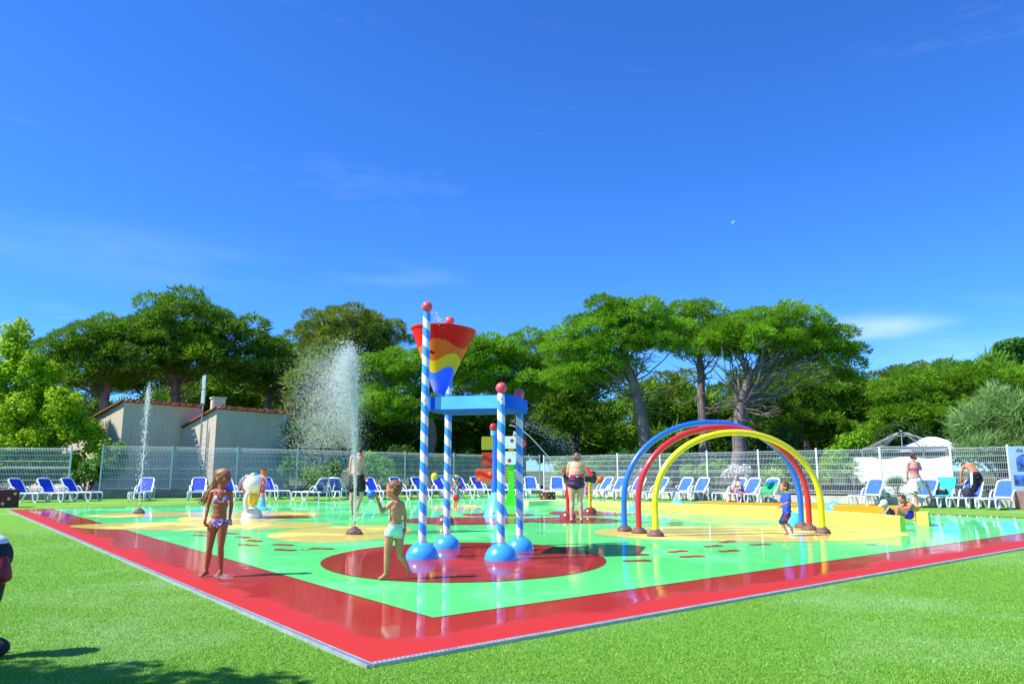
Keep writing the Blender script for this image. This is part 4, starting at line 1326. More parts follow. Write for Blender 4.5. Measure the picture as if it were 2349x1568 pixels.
# ------------------------------------------------------------------ ball headed spray figure and stacked post
CREAM = M('cream_gelcoat', (.72, .72, .66), .35, .06, 4, coat=.3)
fg = gp(577, 1189)
fig = thing('spray_figure', 'cream ball headed spray figure with yellow body and red side discs', 'spray figure', (fg.x, fg.y, 0))
MB().dome(.27, 32, 9, sq=1.08).build('dome_base', CREAM, fig, loc=(0, 0, .025))
MB().ball((0, 0, .52), (.15, .15, .2), 22, 14).build('body', YEL, fig)
MB().tube(bez([(-.06, -.2, .22), (-.1, -.24, .42), (-.08, -.22, .62), (-.02, -.14, .7)], 5), .055, 10).build('arm', CREAM, fig)
MB().ball((0, 0, .88), (.26, .26, .25), 30, 18).build('head', CREAM, fig)
cap = MB().dome(.115, 20, 7, sq=.85)
def cap_mat():
    t = NT('yellow_blue_cap'); sp = t.new('ShaderNodeSeparateXYZ'); t.link(t.obj(), sp.inputs[0])
    t.set('Base Color', t.mix(t.maprange(sp.outputs[0], -.01, .0), lin('e8e02a'), lin('2f9ae8'))); t.set('Roughness', .4); return t.m
cap.build('cap', cap_mat(), fig, loc=(.01, 0, 1.1))
for s, rz, sx in ((-1, -.25, .5), (1, .5, 1.0)):
    d = MB().ball((0, 0, 0), (.045, .13, .17), 18, 12)
    d.build('side_disc', RED_P, fig, loc=(s * .24, -.03 if s > 0 else .06, .82), rot=(0, s * .15, rz))
MB().ball((.255, -.03, 1.0), (.035, .05, .05), 12, 8).build('nozzle', RED_P, fig)
st = gp(600, 1170)
stp = thing('stacked_post', 'stacked spray post with blue foot and orange top behind the ball headed figure', 'spray post', (st.x, st.y, 0))
MB().lathe([(.22, 0), (.22, .05), (.12, .11), (.085, .36), (.07, .38)], 22).build('foot', CYAN, stp)
MB().tube([(0, 0, .38), (0, 0, .55)], .075, 16).build('lower_ring', M('pink_plastic', lin('e88a92'), .4), stp)
MB().tube([(0, 0, .55), (0, 0, .96)], .07, 16).build('middle_ring', RED_P, stp)
MB().tube([(0, 0, .96), (0, 0, 1.26)], .085, 16).build('top_tube', ORANGE, stp)
MB().tube([(0, 0, 1.26), (0, 0, 1.29)], .08, 16).build('top_cap', BLACK, stp)

# ------------------------------------------------------------------ giant dice
DICE = M('dark_red_brown_dice', lin('5a1e22'), .6, .15, 6, bump=.2, bscale=40)
PIP = M('cream_pips', lin('d8b48c'), .6, .08)
def dice(label, p, s, faces):
    t = thing('giant_dice', label, 'dice', (p.x, p.y, 0), math.atan2(E2.y, E2.x), 'giant wooden dice')
    MB().box((0, 0, s / 2), (s, s, s), bevel=.012).build('block', DICE, t, smooth=False)
    g = s * .27
    pips = {3: [(-1, -1), (0, 0), (1, 1)], 5: [(-1, -1), (1, 1), (0, 0), (-1, 1), (1, -1)], 2: [(-1, -1), (1, 1)], 4: [(-1, -1), (1, 1), (-1, 1), (1, -1)]}
    for (axis, sg, nr) in faces:
        for (a, b) in pips[nr]:
            mb = MB().lathe([(s * .085, 0), (s * .08, .006), (0, .007)], 14)
            if axis == 'x':
                mb.build('pip', PIP, t, loc=(sg * s / 2, a * g, s / 2 + b * g), rot=(0, sg * math.pi / 2, 0))
            elif axis == 'y':
                mb.build('pip', PIP, t, loc=(a * g, sg * s / 2, s / 2 + b * g), rot=(-sg * math.pi / 2, 0, 0))
            else:
                mb.build('pip', PIP, t, loc=(a * g, b * g, s), rot=(0, 0, 0))
    return t
dice('big dark dice with three pips at the left frame edge', gp(16, 1163), .6, [('y', -1, 3), ('x', -1, 5), ('z', 1, 2)])
dice('small red brown dice with five pips left of the woman at the cannon', gp(1257, 1153), .42, [('y', -1, 5), ('x', -1, 3), ('z', 1, 4)])

# ------------------------------------------------------------------ yellow slide walls and blue domes
YWALL = M('yellow_pool_wall', lin('e4dc58'), .5, .08, 3, bump=.15, bscale=40, dirt='d8cf70')
YWALL_SHADE = M('shaded_yellow_pool_wall', lin('d88a12'), .5, .08, 3, bump=.15, bscale=40)  # orange is the yellow wall in shade, put into the colour
WATERFLOOR = M('pale_green_channel', lin('8fe0b8'), .3, .1, 3, coat=.8)
def curved_wall(name, label, pts, hs, thick, mat, inner=None):
    t = thing(name, label, 'wall', (pts[0].x, pts[0].y, 0))
    o = pts[0].copy()
    pp = bez([p - o for p in pts], 6)
    hh = [h.z for h in bez([Vector((0, 0, h)) for h in hs], 6)]
    V = []; F = []
    k = len(pp)
    for i, p in enumerate(pp):
        d = pp[min(i + 1, k - 1)] - pp[max(i - 1, 0)]; d.z = 0; d.normalize()
        n_ = Vector((-d.y, d.x, 0))
        a = p; b = p + n_ * thick
        e = .02
        for q, zz in ((a, .006), (a, hh[i] - e), (a + n_ * e, hh[i]), (b - n_ * e, hh[i]), (b, hh[i] - e), (b, .006)):
            V.append((q.x, q.y, zz))
    for i in range(k - 1):
        for j in range(5):
            F.append((i * 6 + j, (i + 1) * 6 + j, (i + 1) * 6 + j + 1, i * 6 + j + 1))
    F.append(tuple(range(6))); F.append(tuple(range((k - 1) * 6, k * 6))[::-1])
    MB().add(V, F).build('wall_body', mat, t)
    return t
fw = [gp(*q) for q in ((1352, 1161), (1498, 1169), (1656, 1181), (1778, 1190), (1890, 1204), (1983, 1212), (2066, 1219))]
curved_wall('slide_wall', 'long curved yellow slide wall running behind the rainbow arches', fw, [.17, .22, .29, .32, .33, .33, .31], .16, YWALL)
bw = [gp(*q) for q in ((1600, 1153), (1760, 1161), (1900, 1172), (2010, 1181), (2100, 1189))]
bw2 = bw + [gp(2131, 1207)]
curved_wall('slide_wall', 'rear slide wall coloured orange as shaded yellow, with short yellow end by the sitting man', bw, [.05, .12, .2, .27, .31], .14, YWALL_SHADE)
e0, e1_ = gp(2104, 1206), gp(2131, 1207)
curved_wall('slide_wall', 'short yellow end block of the slide right of the sitting man', [e0, (e0 + e1_) / 2, e1_], [.31, .31, .31], .5, YWALL)
yb = [gp(*q) for q in ((1212, 1158), (1262, 1157), (1318, 1157))]
curved_wall('slide_wall', 'low pale cream kerb wall behind the green post', yb, [.16, .17, .15], .35, M('cream_pool_wall', lin('efe2a0'), .5, .06))
yb = [gp(*q) for q in ((1318, 1159), (1350, 1161))]
for i, (lb_, u, v, r_) in enumerate([('small light blue dome on the pad by the left arch feet', 1455, 1167, .19), ('light blue dome behind the yellow wall under the arches', 1555, 1160, .26),
                                     ('large light blue dome behind the running boy', 1818, 1203, .26), ('light blue dome on the turf right of the arches', 1913, 1172, .26)]):
    p = gp(u, v)
    t = thing('spray_dome', lb_, 'dome', (p.x, p.y, 0), 0, 'light blue spray domes')
    MB().dome(r_, 30, 9, sq=1.05 if i != 1 else .8).build('shell', CYAN, t, loc=(0, 0, .025))
    MB().lathe([(.02, 0), (.02, .02), (0, .02)], 10).build('nozzle', METAL_GREY, t, loc=(0, 0, r_ * (1.05 if i != 1 else .8) + .024))

# ------------------------------------------------------------------ gazebo, tent, tarpaulin, board, palms behind the right fence
GAZ = M('grey_gazebo_steel', (.24, .27, .29), .45, .15, 4)
TARP = M('white_tarpaulin', (.80, .80, .82), .7, .04, 1.5, bump=.3, bscale=5)
def gz(u, v, Y): return at(u, v, Y)
Yg = 33.0
f0 = at(2020, 1026, Yg); f1 = at(2172, 1020, Yg - .6)
gw = f1 - f0; gd = Vector((.55, 2.9, 0))
gaz = thing('gazebo_frame', 'bare grey steel gazebo roof frame behind the right fence', 'gazebo', (f0.x, f0.y, 0))
cor = [Vector((0, 0, f0.z)), Vector((gw.x, gw.y, f0.z)), Vector((gw.x + gd.x, gw.y + gd.y, f0.z)), Vector((gd.x, gd.y, f0.z))]
for c in cor:
    MB().box((0, 0, 0), (.07, .07, f0.z), bevel=.006).build('leg', GAZ, gaz, loc=(c.x, c.y, f0.z / 2 - .04), smooth=False)
for i in range(4):
    MB().tube([cor[i], cor[(i + 1) % 4]], .05, 4).build('eave_beam', GAZ, gaz, smooth=False)
pk = (cor[0] + cor[2]) / 2 + Vector((0, 0, .78))
for i in range(4):
    MB().tube([cor[i], pk + (cor[i] - pk) * .1], .024, 6).build('rafter', GAZ, gaz)
    m_ = (cor[i] + cor[(i + 1) % 4]) / 2
    for s in (.33, .66):
        q = cor[i].lerp(cor[(i + 1) % 4], s)
        MB().tube([q, pk + (q - pk) * .1], .018, 6).build('rafter', GAZ, gaz)
    a = pk + (cor[i] - pk) * .35; b = pk + (cor[(i + 1) % 4] - pk) * .35
    MB().tube([a + Vector((0, 0, .06)), b + Vector((0, 0, .06))], .02, 6).build('purlin', GAZ, gaz)
MB().ball(pk, .06, 10, 8).build('crown_joint', GAZ, gaz)
Yt = 36.5
t0, t1 = at(2092, 1028, Yt), at(2240, 1028, Yt)
tent = thing('party_tent', 'white canvas tent roof behind the gazebo frame', 'tent', (t0.x, t0.y, 0))
w_ = (t1 - t0); dd = Vector((.6, 3.2, 0))
q = [Vector((0, 0, t0.z)), Vector((w_.x, w_.y, t0.z)), Vector((w_.x + dd.x, w_.y + dd.y, t0.z)), Vector((dd.x, dd.y, t0.z))]
cc = (q[0] + q[2]) / 2; top = [cc + (p - cc) * .12 + Vector((0, 0, .62)) for p in q]
low = [p - Vector((0, 0, .12)) for p in q]
MB().add(low + q + top, [(0, 1, 5, 4), (1, 2, 6, 5), (2, 3, 7, 6), (3, 0, 4, 7), (4, 5, 9, 8), (5, 6, 10, 9), (6, 7, 11, 10), (7, 4, 8, 11), (8, 9, 10, 11)]).build('canopy', TARP, tent, smooth=False)
for p in q:
    MB().tube([(p.x, p.y, -.05), (p.x, p.y, p.z - .01)], .03, 8).build('leg', GAZ, tent)
# tarpaulin hung on a line: wavy sheet with thickness
tl, trr = at(1957, 1050, 31.8), at(2182, 1046, 29.6)
V = []; F = []
nx, nz = 40, 8
ztop = tl.z
for side in (0, .015):
    for i in range(nx + 1):
        s = i / nx
        p = tl.lerp(trr, s)
        lo = .15 if s > .42 else max(.15, (1 - s / .42) * .85 + .1 * math.sin(s * 60) + .12)
        for j in range(nz + 1):
            z_ = lo + (ztop + .04 * math.sin(s * 14) - lo) * j / nz
            wv = .018 * math.sin(s * 30 + .5 * j) + .008 * math.sin(s * 70)
            V.append((p.x - tl.x, p.y - tl.y + wv + side, z_))
st_ = (nx + 1) * (nz + 1)
for sd in (0, 1):
    for i in range(nx):
        for j in range(nz):
            a = sd * st_ + i * (nz + 1) + j
            F.append((a, a + nz + 1, a + nz + 2, a + 1))
tarp = thing('tarpaulin', 'white tarpaulin screen hung behind the right fence', 'tarpaulin', (tl.x, tl.y, 0))
MB().add(V, F).build('sheet', TARP, tarp)
for s in (0.0, .5, 1.0):
    p = tl.lerp(trr, s)
    MB().tube([(p.x - tl.x, p.y - tl.y + .1, -.05), (p.x - tl.x, p.y - tl.y + .1, ztop + .05)], .03, 8).build('pole', METAL_GREY, tarp)

# information board at the right frame edge
bp = at(2322, 1128, 24.8); bp.z = 0
bd = thing('information_board', 'blue grey information board with pictures at the right frame edge', 'sign', (bp.x, bp.y, 0), R(-30))
BDM = M('grey_blue_board', lin('8fa9c8'), .5, .06)
MB().box((.8, 0, 1.25), (1.6, .06, 1.55), bevel=.02).build('panel', BDM, bd, smooth=False)
MB().box((.8, .05, .3), (1.5, .3, .6), bevel=.03).build('plinth', M('pinkish_stone', lin('9a7468'), .8, .2, 6, bump=.4), bd, smooth=False)
PIC = NT('poster_picture')
pz = PIC.noise(PIC.obj(), 5, 4)
PIC.set('Base Color', PIC.mix(PIC.maprange(pz, .35, .62), lin('1c2a3a'), lin('4a74d8'))); PIC.set('Roughness', .3)
arc = [(-.42, -.27)] + [(.42, -.27)] + [(.42 * math.cos(R(a)), .08 + .22 * math.sin(R(a))) for a in range(0, 181, 15)]
MB().prism(arc, 0, .012).build('poster', PIC.m, bd, loc=(.62, -.034, 1.5), rot=(R(90), 0, 0), smooth=False)
for cx in (.3, .78, 1.25):
    MB().box((cx, -.038, .93), (.42, .012, .34)).build('poster', PIC.m, bd, smooth=False)
tx = bpy.data.curves.new('board_title', 'FONT'); tx.body = 'de bien'; tx.size = .2; tx.extrude = .003
to = bpy.data.objects.new('board_title', tx); COL.objects.link(to); to.parent = bd
dg_ = bpy.context.evaluated_depsgraph_get()
tme = bpy.data.meshes.new_from_object(to.evaluated_get(dg_)); bpy.data.objects.remove(to)
to = bpy.data.objects.new('board_title', tme); COL.objects.link(to); to.parent = bd
to.location = (.22, -.036, 1.84); to.rotation_euler = (R(90), 0, 0); tme.materials.clear(); tme.materials.append(M('dark_lettering', (.03, .06, .09), .5))

def palm(label, p, h, n, ln, mat, seed, fan=True):
    rr = random.Random(seed)
    t = thing('fan_palm', label, 'palm', (p.x, p.y, 0), 0, 'palms behind the fence')
    MB().tube(bez([(0, 0, -.05), (.03, 0, h * .5), (0, 0, h)], 4), [.09 - .004 * i for i in range(9)], 10).build('trunk', BARK_D, t)
    for i in range(n):
        az = rr.uniform(0, 6.283); el = rr.uniform(-.35, 1.35)
        d = Vector((math.cos(az) * math.cos(el), math.sin(az) * math.cos(el), math.sin(el)))
        c = Vector((0, 0, h)) + d * ln * .5
        up = d.cross(Vector((0, 0, 1))); up = up.normalized() if up.length > .01 else Vector((1, 0, 0))
        nn = up.cross(d)
        mb = MB()
        mb.tube([(0, 0, h - .05), c], [.014, .01], 4, caps=False)
        for k_ in range(11):
            a = R(-75 + 150 * k_ / 10)
            e = c + (d * math.cos(a) + up * math.sin(a)) * ln * rr.uniform(.4, .55) + nn * rr.uniform(-.05, .05)
            m_ = c.lerp(e, .5); sd = (e - c).cross(nn).normalized() * .02
            mb.add([c, m_ + sd, e, m_ - sd], [(0, 1, 2, 3)])
        mb.build('frond', mat, t, smooth=False)
    return t
PALM = M('palm_frond', lin('6f9a2c'), .5, .25, 4)
PALM_Y = M('yellow_green_palm_frond', lin('9fbf3c'), .5, .25, 4)  # lighter, yellower green fronds
palm('yellow green fan palm behind the fence right of the arches', post_at(1905, 31.5), .9, 26, 1.0, PALM_Y, 3)
palm('fan palm with spreading fronds beside the white tarpaulin edge', post_at(1940, 30.6), 1.1, 24, .9, PALM, 4)
palm('small low fan palm in front of the white tarpaulin', post_at(2055, 28.6), .45, 22, .7, PALM, 5)
palm('low palm clump behind the fence behind the pink towel', post_at(1770, 33.5), .6, 22, .9, PALM_Y, 6)
WHITE_FL = foliage_mat('white_blossom', 'cfcabc', 'f4f1e6', .3)
px_bush('flowering_shrub', 'white blossoming shrub behind the sitting woman', 34.5, [(1690, 1078, 26, 12), (1675, 1088, 16, 8)], WHITE_FL, LEAFT, .3, 1.8, 90, cat='shrub', stems=6, stem_r=.02)
# ------------------------------------------------------------------ sun loungers
def make_lounger(label, sling, rot=(0,), loc=(0, 0, 0), back=53):
    t = thing('sun_lounger', label, 'sun lounger', loc, 0, 'sun loungers around the pad')
    for s in (-1, 1):
        x = s * .33
        side = bez([(x, .46, .35), (x, .53, .44), (x * 1.02, .47, .565), (x * 1.03, .32, .61), (x * 1.02, .17, .52), (x, .03, .27), (x, -.07, .05), (x, -.13, .018), (x, -.20, .03), (x, -.30, .19), (x, -.38, .335)], 3)
        MB().tube(side, .03, 8, flat=.8).build('armrest_leg', PLASTIC_WHITE, t)
        x2 = s * .30
        rail = bez([(x2, .74, .37), (x2, .2, .36), (x2, -.5, .36), (x2, -.84, .365), (x2, -.94, .34), (x2, -.975, .25), (x2, -.95, .08), (x2, -.89, .018), (x2, -.81, .03), (x2, -.74, .15), (x2, -.70, .335)], 3)
        MB().tube(rail, .028, 8).build('side_rail', PLASTIC_WHITE, t)
        MB().tube([(x2, .60, .35), (x2 * .98, .66, .16), (x2 * .98, .64, .02)], [.026, .024, .03], 8).build('rear_leg', PLASTIC_WHITE, t)
    for y in (-.90, -.40, .2, .72):
        MB().tube([(-.3, y, .352), (.3, y, .352)], .02, 6).build('cross_bar', PLASTIC_WHITE, t)
    MB().box((0, -.33, .362), (.56, 1.08, .012), bevel=.004).build('seat_sling', sling, t, smooth=False)
    a = R(back)
    ux, uz = math.cos(a), math.sin(a)
    L = .72
    def bp_(x, s): return (x, .22 + ux * s, .37 + uz * s)
    loop = [bp_(q[0], q[1]) for q in [(-.285, 0), (-.285, .3), (-.28, L - .1), (-.255, L - .03), (-.19, L), (0, L + .012), (.19, L), (.255, L - .03), (.28, L - .1), (.285, .3), (.285, 0)]]
    bf = MB().tube(loop, .032, 8).build('back_frame', PLASTIC_WHITE, t)
    MB().tube([bp_(-.28, .02), bp_(.28, .02)], .022, 6).build('back_bar', PLASTIC_WHITE, t)
    V = [bp_(x, s) for (x, s) in ((-.265, .01), (.265, .01), (.262, L - .09), (.2, L - .02), (-.2, L - .02), (-.262, L - .09))]
    nrm = Vector((0, uz, -ux)) * .01
    mb = MB().add([Vector(v) for v in V] + [Vector(v) + nrm for v in V], [(0, 1, 2, 3, 4, 5), (11, 10, 9, 8, 7, 6)] + [(i, (i + 1) % 6, 6 + (i + 1) % 6, 6 + i) for i in range(6)])
    mb.build('back_sling', sling, t, smooth=False)
    MB().tube([bp_(0, .5), (0, .72, .37)], .018, 6).build('back_prop', PLASTIC_WHITE, t)
    return t
LA = make_lounger('x', SLING_BLUE)
LB_ = make_lounger('x', SLING_PALE)
for o in (LA, LB_): o.location = (0, -40, 0)
RA, RB = 46, -53
LOUNGE = [
    (56, 1151, 72, 0, 'blue lounger nearest the big dark dice at far left'),
    (120, 1150, 72, 0, 'blue lounger second from the far left dice'),
    (176, 1148, 72, 0, 'blue lounger third from the far left, before the door of the house'),
    (326, 1147, 14, 0, 'lone blue lounger behind the thin left water jet'),
    (452, 1145, 20, 0, 'blue lounger half hidden behind the girl in the bikini'),
    (530, 1146, RA, 0, 'blue lounger directly left of the ball headed spray figure'),
    (624, 1143, RA, 0, 'blue lounger behind the orange topped stacked post'),
    (718, 1147, -120, 0, 'lounger seen from behind turned away left of the geyser man'),
    (778, 1144, 172, 0, 'lounger seen from its back right beside the geyser'),
    (862, 1144, RA, 0, 'blue lounger just right of the man in black shorts'),
    (922, 1142, RA, 0, 'blue lounger above the head of the boy with the ball'),
    (972, 1141, RA, 0, 'blue lounger partly behind the left front spiral pole'),
    (1020, 1141, RA, 0, 'blue lounger behind the rear left spiral pole'),
    (1068, 1140, RA, 0, 'blue lounger directly behind the toddler'),
    (1108, 1139, RA, 0, 'blue lounger right of the toddler beside the cone footed totem'),
    (1166, 1140, RA, 0, 'blue lounger between the totem and the lime green post'),
    (1222, 1139, 12, 1, 'pale blue lounger behind the right rear spiral pole'),
    (1281, 1139, 2, 1, 'pale blue lounger behind the small red brown dice'),
    (1376, 1141, RB, 1, 'pale blue lounger right beside the yellow posted cannon'),
    (1408, 1142, RB, 1, 'pale blue lounger left of the blue arch foot'),
    (1452, 1144, RB, 1, 'pale blue lounger between the blue and red arch legs'),
    (1502, 1146, RB, 1, 'pale blue lounger behind the yellow arch left leg'),
    (1560, 1146, RB, 1, 'pale blue lounger first inside the arches from the left'),
    (1598, 1147, RB, 1, 'pale blue lounger second inside the arches from the left'),
    (1682, 1149, RB, 1, 'pale blue lounger on which the woman sits'),
    (1713, 1151, RB, 1, 'pale blue lounger with the magenta towel'),
    (1757, 1153, RB, 1, 'pale blue lounger with the green towel'),
    (1996, 1158, RB, 1, 'single pale blue lounger right of the arches before the fence'),
    (2118, 1161, RB, 1, 'pale blue lounger behind the woman in the sarong'),
    (2160, 1162, RB, 1, 'lounger covered by the turquoise towel'),
    (2224, 1164, RB, 1, 'lounger under the bending man with the grey backpack'),
    (2296, 1167, RB, 1, 'last pale blue lounger at the right before the information board')]
LPOS = {}
for i, (u, v, a, kind, lb_) in enumerate(LOUNGE):
    o = copy_tree(LB_ if kind else LA)
    p = gp(u, v)
    a += random.Random(i).uniform(-4, 4)
    o.location = p; o.rotation_euler = (0, 0, R(a)); o['label'] = lb_
    o.scale = (1, 1, .97)
    LPOS[i] = (p, R(a))
for src in (LA, LB_):
    for ch in list(src.children): bpy.data.objects.remove(ch)
    bpy.data.objects.remove(src)

def on_lounger(i, x, y, z):
    p, a = LPOS[i]
    return Matrix.Translation(p) @ Matrix.Rotation(a, 4, 'Z') @ Vector((x, y, z))
def cloth(name, label, i, pts, w, mat, thick=.015, cat='towel'):
    """towel draped along a profile of (y, z) on lounger i"""
    p, a = LPOS[i]
    t = MB()
    rr = random.Random(i)
    pr = [Vector((0, q[0], q[1])) for q in pts]
    pr = bez(pr, 4)
    V = []; F = []
    n = 9
    for s in (0, thick):
        for q in pr:
            for j in range(n):
                xx = -w / 2 + w * j / (n - 1)
                V.append((xx + rr.uniform(-.008, .008), q.y, q.z + s + .008 * math.sin(j * 1.7 + q.y * 9)))
    k = len(pr)
    for s in range(2):
        for r_ in range(k - 1):
            for j in range(n - 1):
                b = s * k * n + r_ * n + j
                F.append((b, b + 1, b + n + 1, b + n))
    for r_ in range(k - 1):
        for j in (0, n - 1):
            F.append((r_ * n + j, (r_ + 1) * n + j, k * n + (r_ + 1) * n + j, k * n + r_ * n + j))
    for r_ in (0, k - 1):
        for j in range(n - 1):
            F.append((r_ * n + j, r_ * n + j + 1, k * n + r_ * n + j + 1, k * n + r_ * n + j))
    o = t.add(V, F).build(name, mat, loc=p, rot=(0, 0, a))
    return tag(o, label, cat)
TURQ = M('turquoise_terry', lin('2fd8d0'), .9, .1, 8, bump=.4, bscale=150)
GREENT = M('green_terry', lin('2fbf5a'), .9, .12, 8, bump=.4, bscale=150)
MAGENTA = M('magenta_terry', lin('e0209a'), .9, .12, 8, bump=.4, bscale=150)
cloth('towel', 'turquoise towel draped over the back of a lounger by the fence', 29, [(-.2, .385), (.1, .39), (.2, .42), (.45, .74), (.62, .965), (.68, .98), (.70, .8)], .62, TURQ)
cloth('towel', 'green towel spread on the lounger under the arches', 26, [(-.1, .39), (.15, .4), (.3, .52), (.45, .72)], .58, GREENT)
cloth('towel', 'magenta towel on the seat of the lounger beside the sitting woman', 25, [(-.55, .385), (-.3, .40), (-.05, .39), (.15, .395)], .6, MAGENTA)
def blob(name, label, cat, pos, size, mat, seed, rz=0, strap=None):
    bm = bmesh.new()
    bmesh.ops.create_icosphere(bm, subdivisions=3, radius=1)
    for v in bm.verts:
        d = mnoise.noise(v.co * 1.6 + Vector((seed, 0, 0))) * .28
        c = v.co * (1 + d)
        c = Vector((math.copysign(abs(c.x) ** .75, c.x), math.copysign(abs(c.y) ** .75, c.y), math.copysign(abs(c.z) ** .8, c.z)))
        v.co = Vector((c.x * size[0], c.y * size[1], max(c.z, -.75) * size[2]))
    for f in bm.faces: f.smooth = True
    me = bpy.data.meshes.new(name); bm.to_mesh(me); bm.free(); me.materials.append(mat)
    if strap is None:
        o = bpy.data.objects.new(name, me); COL.objects.link(o); o.location = pos; o.rotation_euler = (0, 0, rz)
        return tag(o, label, cat)
    t = thing(name, label, cat, pos, rz)
    o = bpy.data.objects.new('bag_body', me); COL.objects.link(o); o.parent = t
    MB().tube(bez([(-size[0] * .6, -size[1] * .5, size[2] * .5), (-size[0] * .3, -size[1] * .9, size[2] * 1.1), (size[0] * .3, -size[1] * .9, size[2] * 1.1), (size[0] * .6, -size[1] * .5, size[2] * .5)], 4), .012, 6).build('strap', strap, t)
    return t
BAGG = M('grey_black_fabric', (.03, .034, .045), .8, .4, 12, bump=.4, bscale=80)
PATT = NT('blue_leaf_print')
vz = PATT.noise(PATT.obj(), 16, 4, .7)
PATT.set('Base Color', PATT.mix(PATT.maprange(vz, .45, .52), lin('0d2f55'), lin('2aa6d8'))); PATT.set('Roughness', .9)
blob('backpack', 'dark grey backpack on the lounger seat beside the bending man', 'backpack', on_lounger(30, .0, .0, .50), (.2, .16, .19), BAGG, 3, .4, BLACK)
blob('folded_garment', 'black garment hanging over the turquoise towel', 'garment', on_lounger(29, -.02, .17, .52), (.2, .06, .12), BLACK, 5, LPOS[29][1])
blob('beach_bag', 'magenta beach bag on the turf under a lounger', 'bag', on_lounger(25, .05, -.42, .11), (.2, .14, .12), MAGENTA, 7, .3, MAGENTA)
blob('crumpled_cloth', 'blue leaf print cloth heaped on the green towel', 'cloth', on_lounger(26, .0, .36, .72), (.2, .13, .14), PATT.m, 9, .2)
for i, (du, lb_) in enumerate(((0, 'green flip flop lying left of the sitting woman'), (7, 'green flip flop lying nearest the sitting woman'))):
    p = gp(1663 + du, 1154 + .6 * i)
    o = thing('flip_flop', lb_, 'sandal', (p.x, p.y, 0), R(70 + 25 * i))
    MB().prism([(q[0] * .8, q[1] * .8) for q in fp], .0, .022).build('sole', M('mint_rubber', lin('4fd0a0'), .6), o, smooth=False)
    MB().tube([(-.04, .02, .02), (0, .09, .05), (.04, .02, .02)], .007, 6).build('strap', M('white_rubber', (.7, .7, .7), .5), o)

# cartoon-free garden statue cut by the left frame edge: dark body, white cap, red arm, round shoe
sp_ = gp(-24, 1508)
sta = thing('garden_figure', 'dark painted garden figure with white cap, red mitten and round shoe at left edge', 'statue', (sp_.x, sp_.y, 0))
INK = M('black_blue_paint', (.012, .012, .02), .75, .3, 6)
k = 1725.2 / sp_.y
def sx(u, v): return ((u + 6) / k, (1508 - v) / k)
MB().ball((-.08, 0, .66), (.14, .14, .14), 24, 16).build('torso', INK, sta)
MB().cone((-.06, 0, .6), .11, (-.08, 0, .38), .10, 18).build('hips', INK, sta)
MB().cone((-.07, 0, .40), .05, (-.085, 0, .1), .035, 14).build('leg', INK, sta)
MB().ball((-.085, 0, .735), (.11, .12, .08), 22, 12).build('head', INK, sta)
MB().dome(.1, 22, 7, sq=.6).build('cap', M('white_cap_paint', (.7, .72, .8), .5), sta, loc=(-.075, 0, .752))
MB().tube(bez([(.02, -.04, .66), (.045, -.05, .58), (.085, -.05, .50)], 4), [.045, .05, .054, .057, .058, .056, .052, .045, .03], 14).build('arm', M('dark_red_paint', (.30, .012, .014), .45, .2, 5), sta)
MB().ball((.0, -.02, .07), (.135, .09, .072), 24, 14).build('shoe', INK, sta)
MB().ball((-.16, -.0, .07), (.12, .09, .072), 24, 14).build('shoe', INK, sta)
MB().tube([(-.02, -.06, .40), (.04, -.07, .385), (.055, -.07, .40)], [.02, .012, .012], 8).build('tail_bow', INK, sta)
MB().prism([(-.3, -.16), (.0, -.16), (.04, .16), (-.3, .16)], -.01, .006).build('base_plate', DARK_METAL, sta, smooth=False)

# tree standing outside the view on the left whose crown shades the near corner of the lawn
SH = Vector((-3.9, 4.6, 0))
hc = 4.4
tpos = Vector((SH.x, SH.y, 0)) + Vector((SUN_H.x, SUN_H.y, 0)) * (hc / math.tan(SUN_EL))
bush('leafy_tree', 'broadleaf tree beside the lawn left of the camera casting the corner shadow', tpos + Vector((-.8, -1.2, 0)),
     [(.8, 1.2, hc, 1.6, .4, .3), (.2, .5, hc + .3, 1.6, .7, .7), (-.5, -.3, hc + .2, 1.5, 1.2, 1.0), (2.75, 1.12, hc, .75, .16, .12)], LEAF_G, LEAFT, .4, 4.0, 95, cat='tree', stems=12, stem_r=.1)
# ------------------------------------------------------------------ people
def finish(mb, name, mat, parent, voxel, smooth=4):
    me = bpy.data.meshes.new(name)
    me.from_pydata([tuple(v) for v in mb.v], [], mb.f); me.update()
    o = bpy.data.objects.new(name, me); COL.objects.link(o)
    bm = bmesh.new(); bm.from_mesh(me); bmesh.ops.recalc_face_normals(bm, faces=bm.faces); bm.to_mesh(me); bm.free()
    rm = o.modifiers.new('r', 'REMESH'); rm.mode = 'VOXEL'; rm.voxel_size = voxel; rm.use_smooth_shade = True
    sm = o.modifiers.new('s', 'SMOOTH'); sm.factor = .5; sm.iterations = smooth
    dg = bpy.context.evaluated_depsgraph_get()
    m2 = bpy.data.meshes.new_from_object(o.evaluated_get(dg))
    bpy.data.objects.remove(o); bpy.data.meshes.remove(me)
    m2.name = name; m2.materials.clear(); m2.materials.append(mat)
    for p in m2.polygons: p.use_smooth = True
    q = bpy.data.objects.new(name, m2); COL.objects.link(q); q.parent = parent
    return q
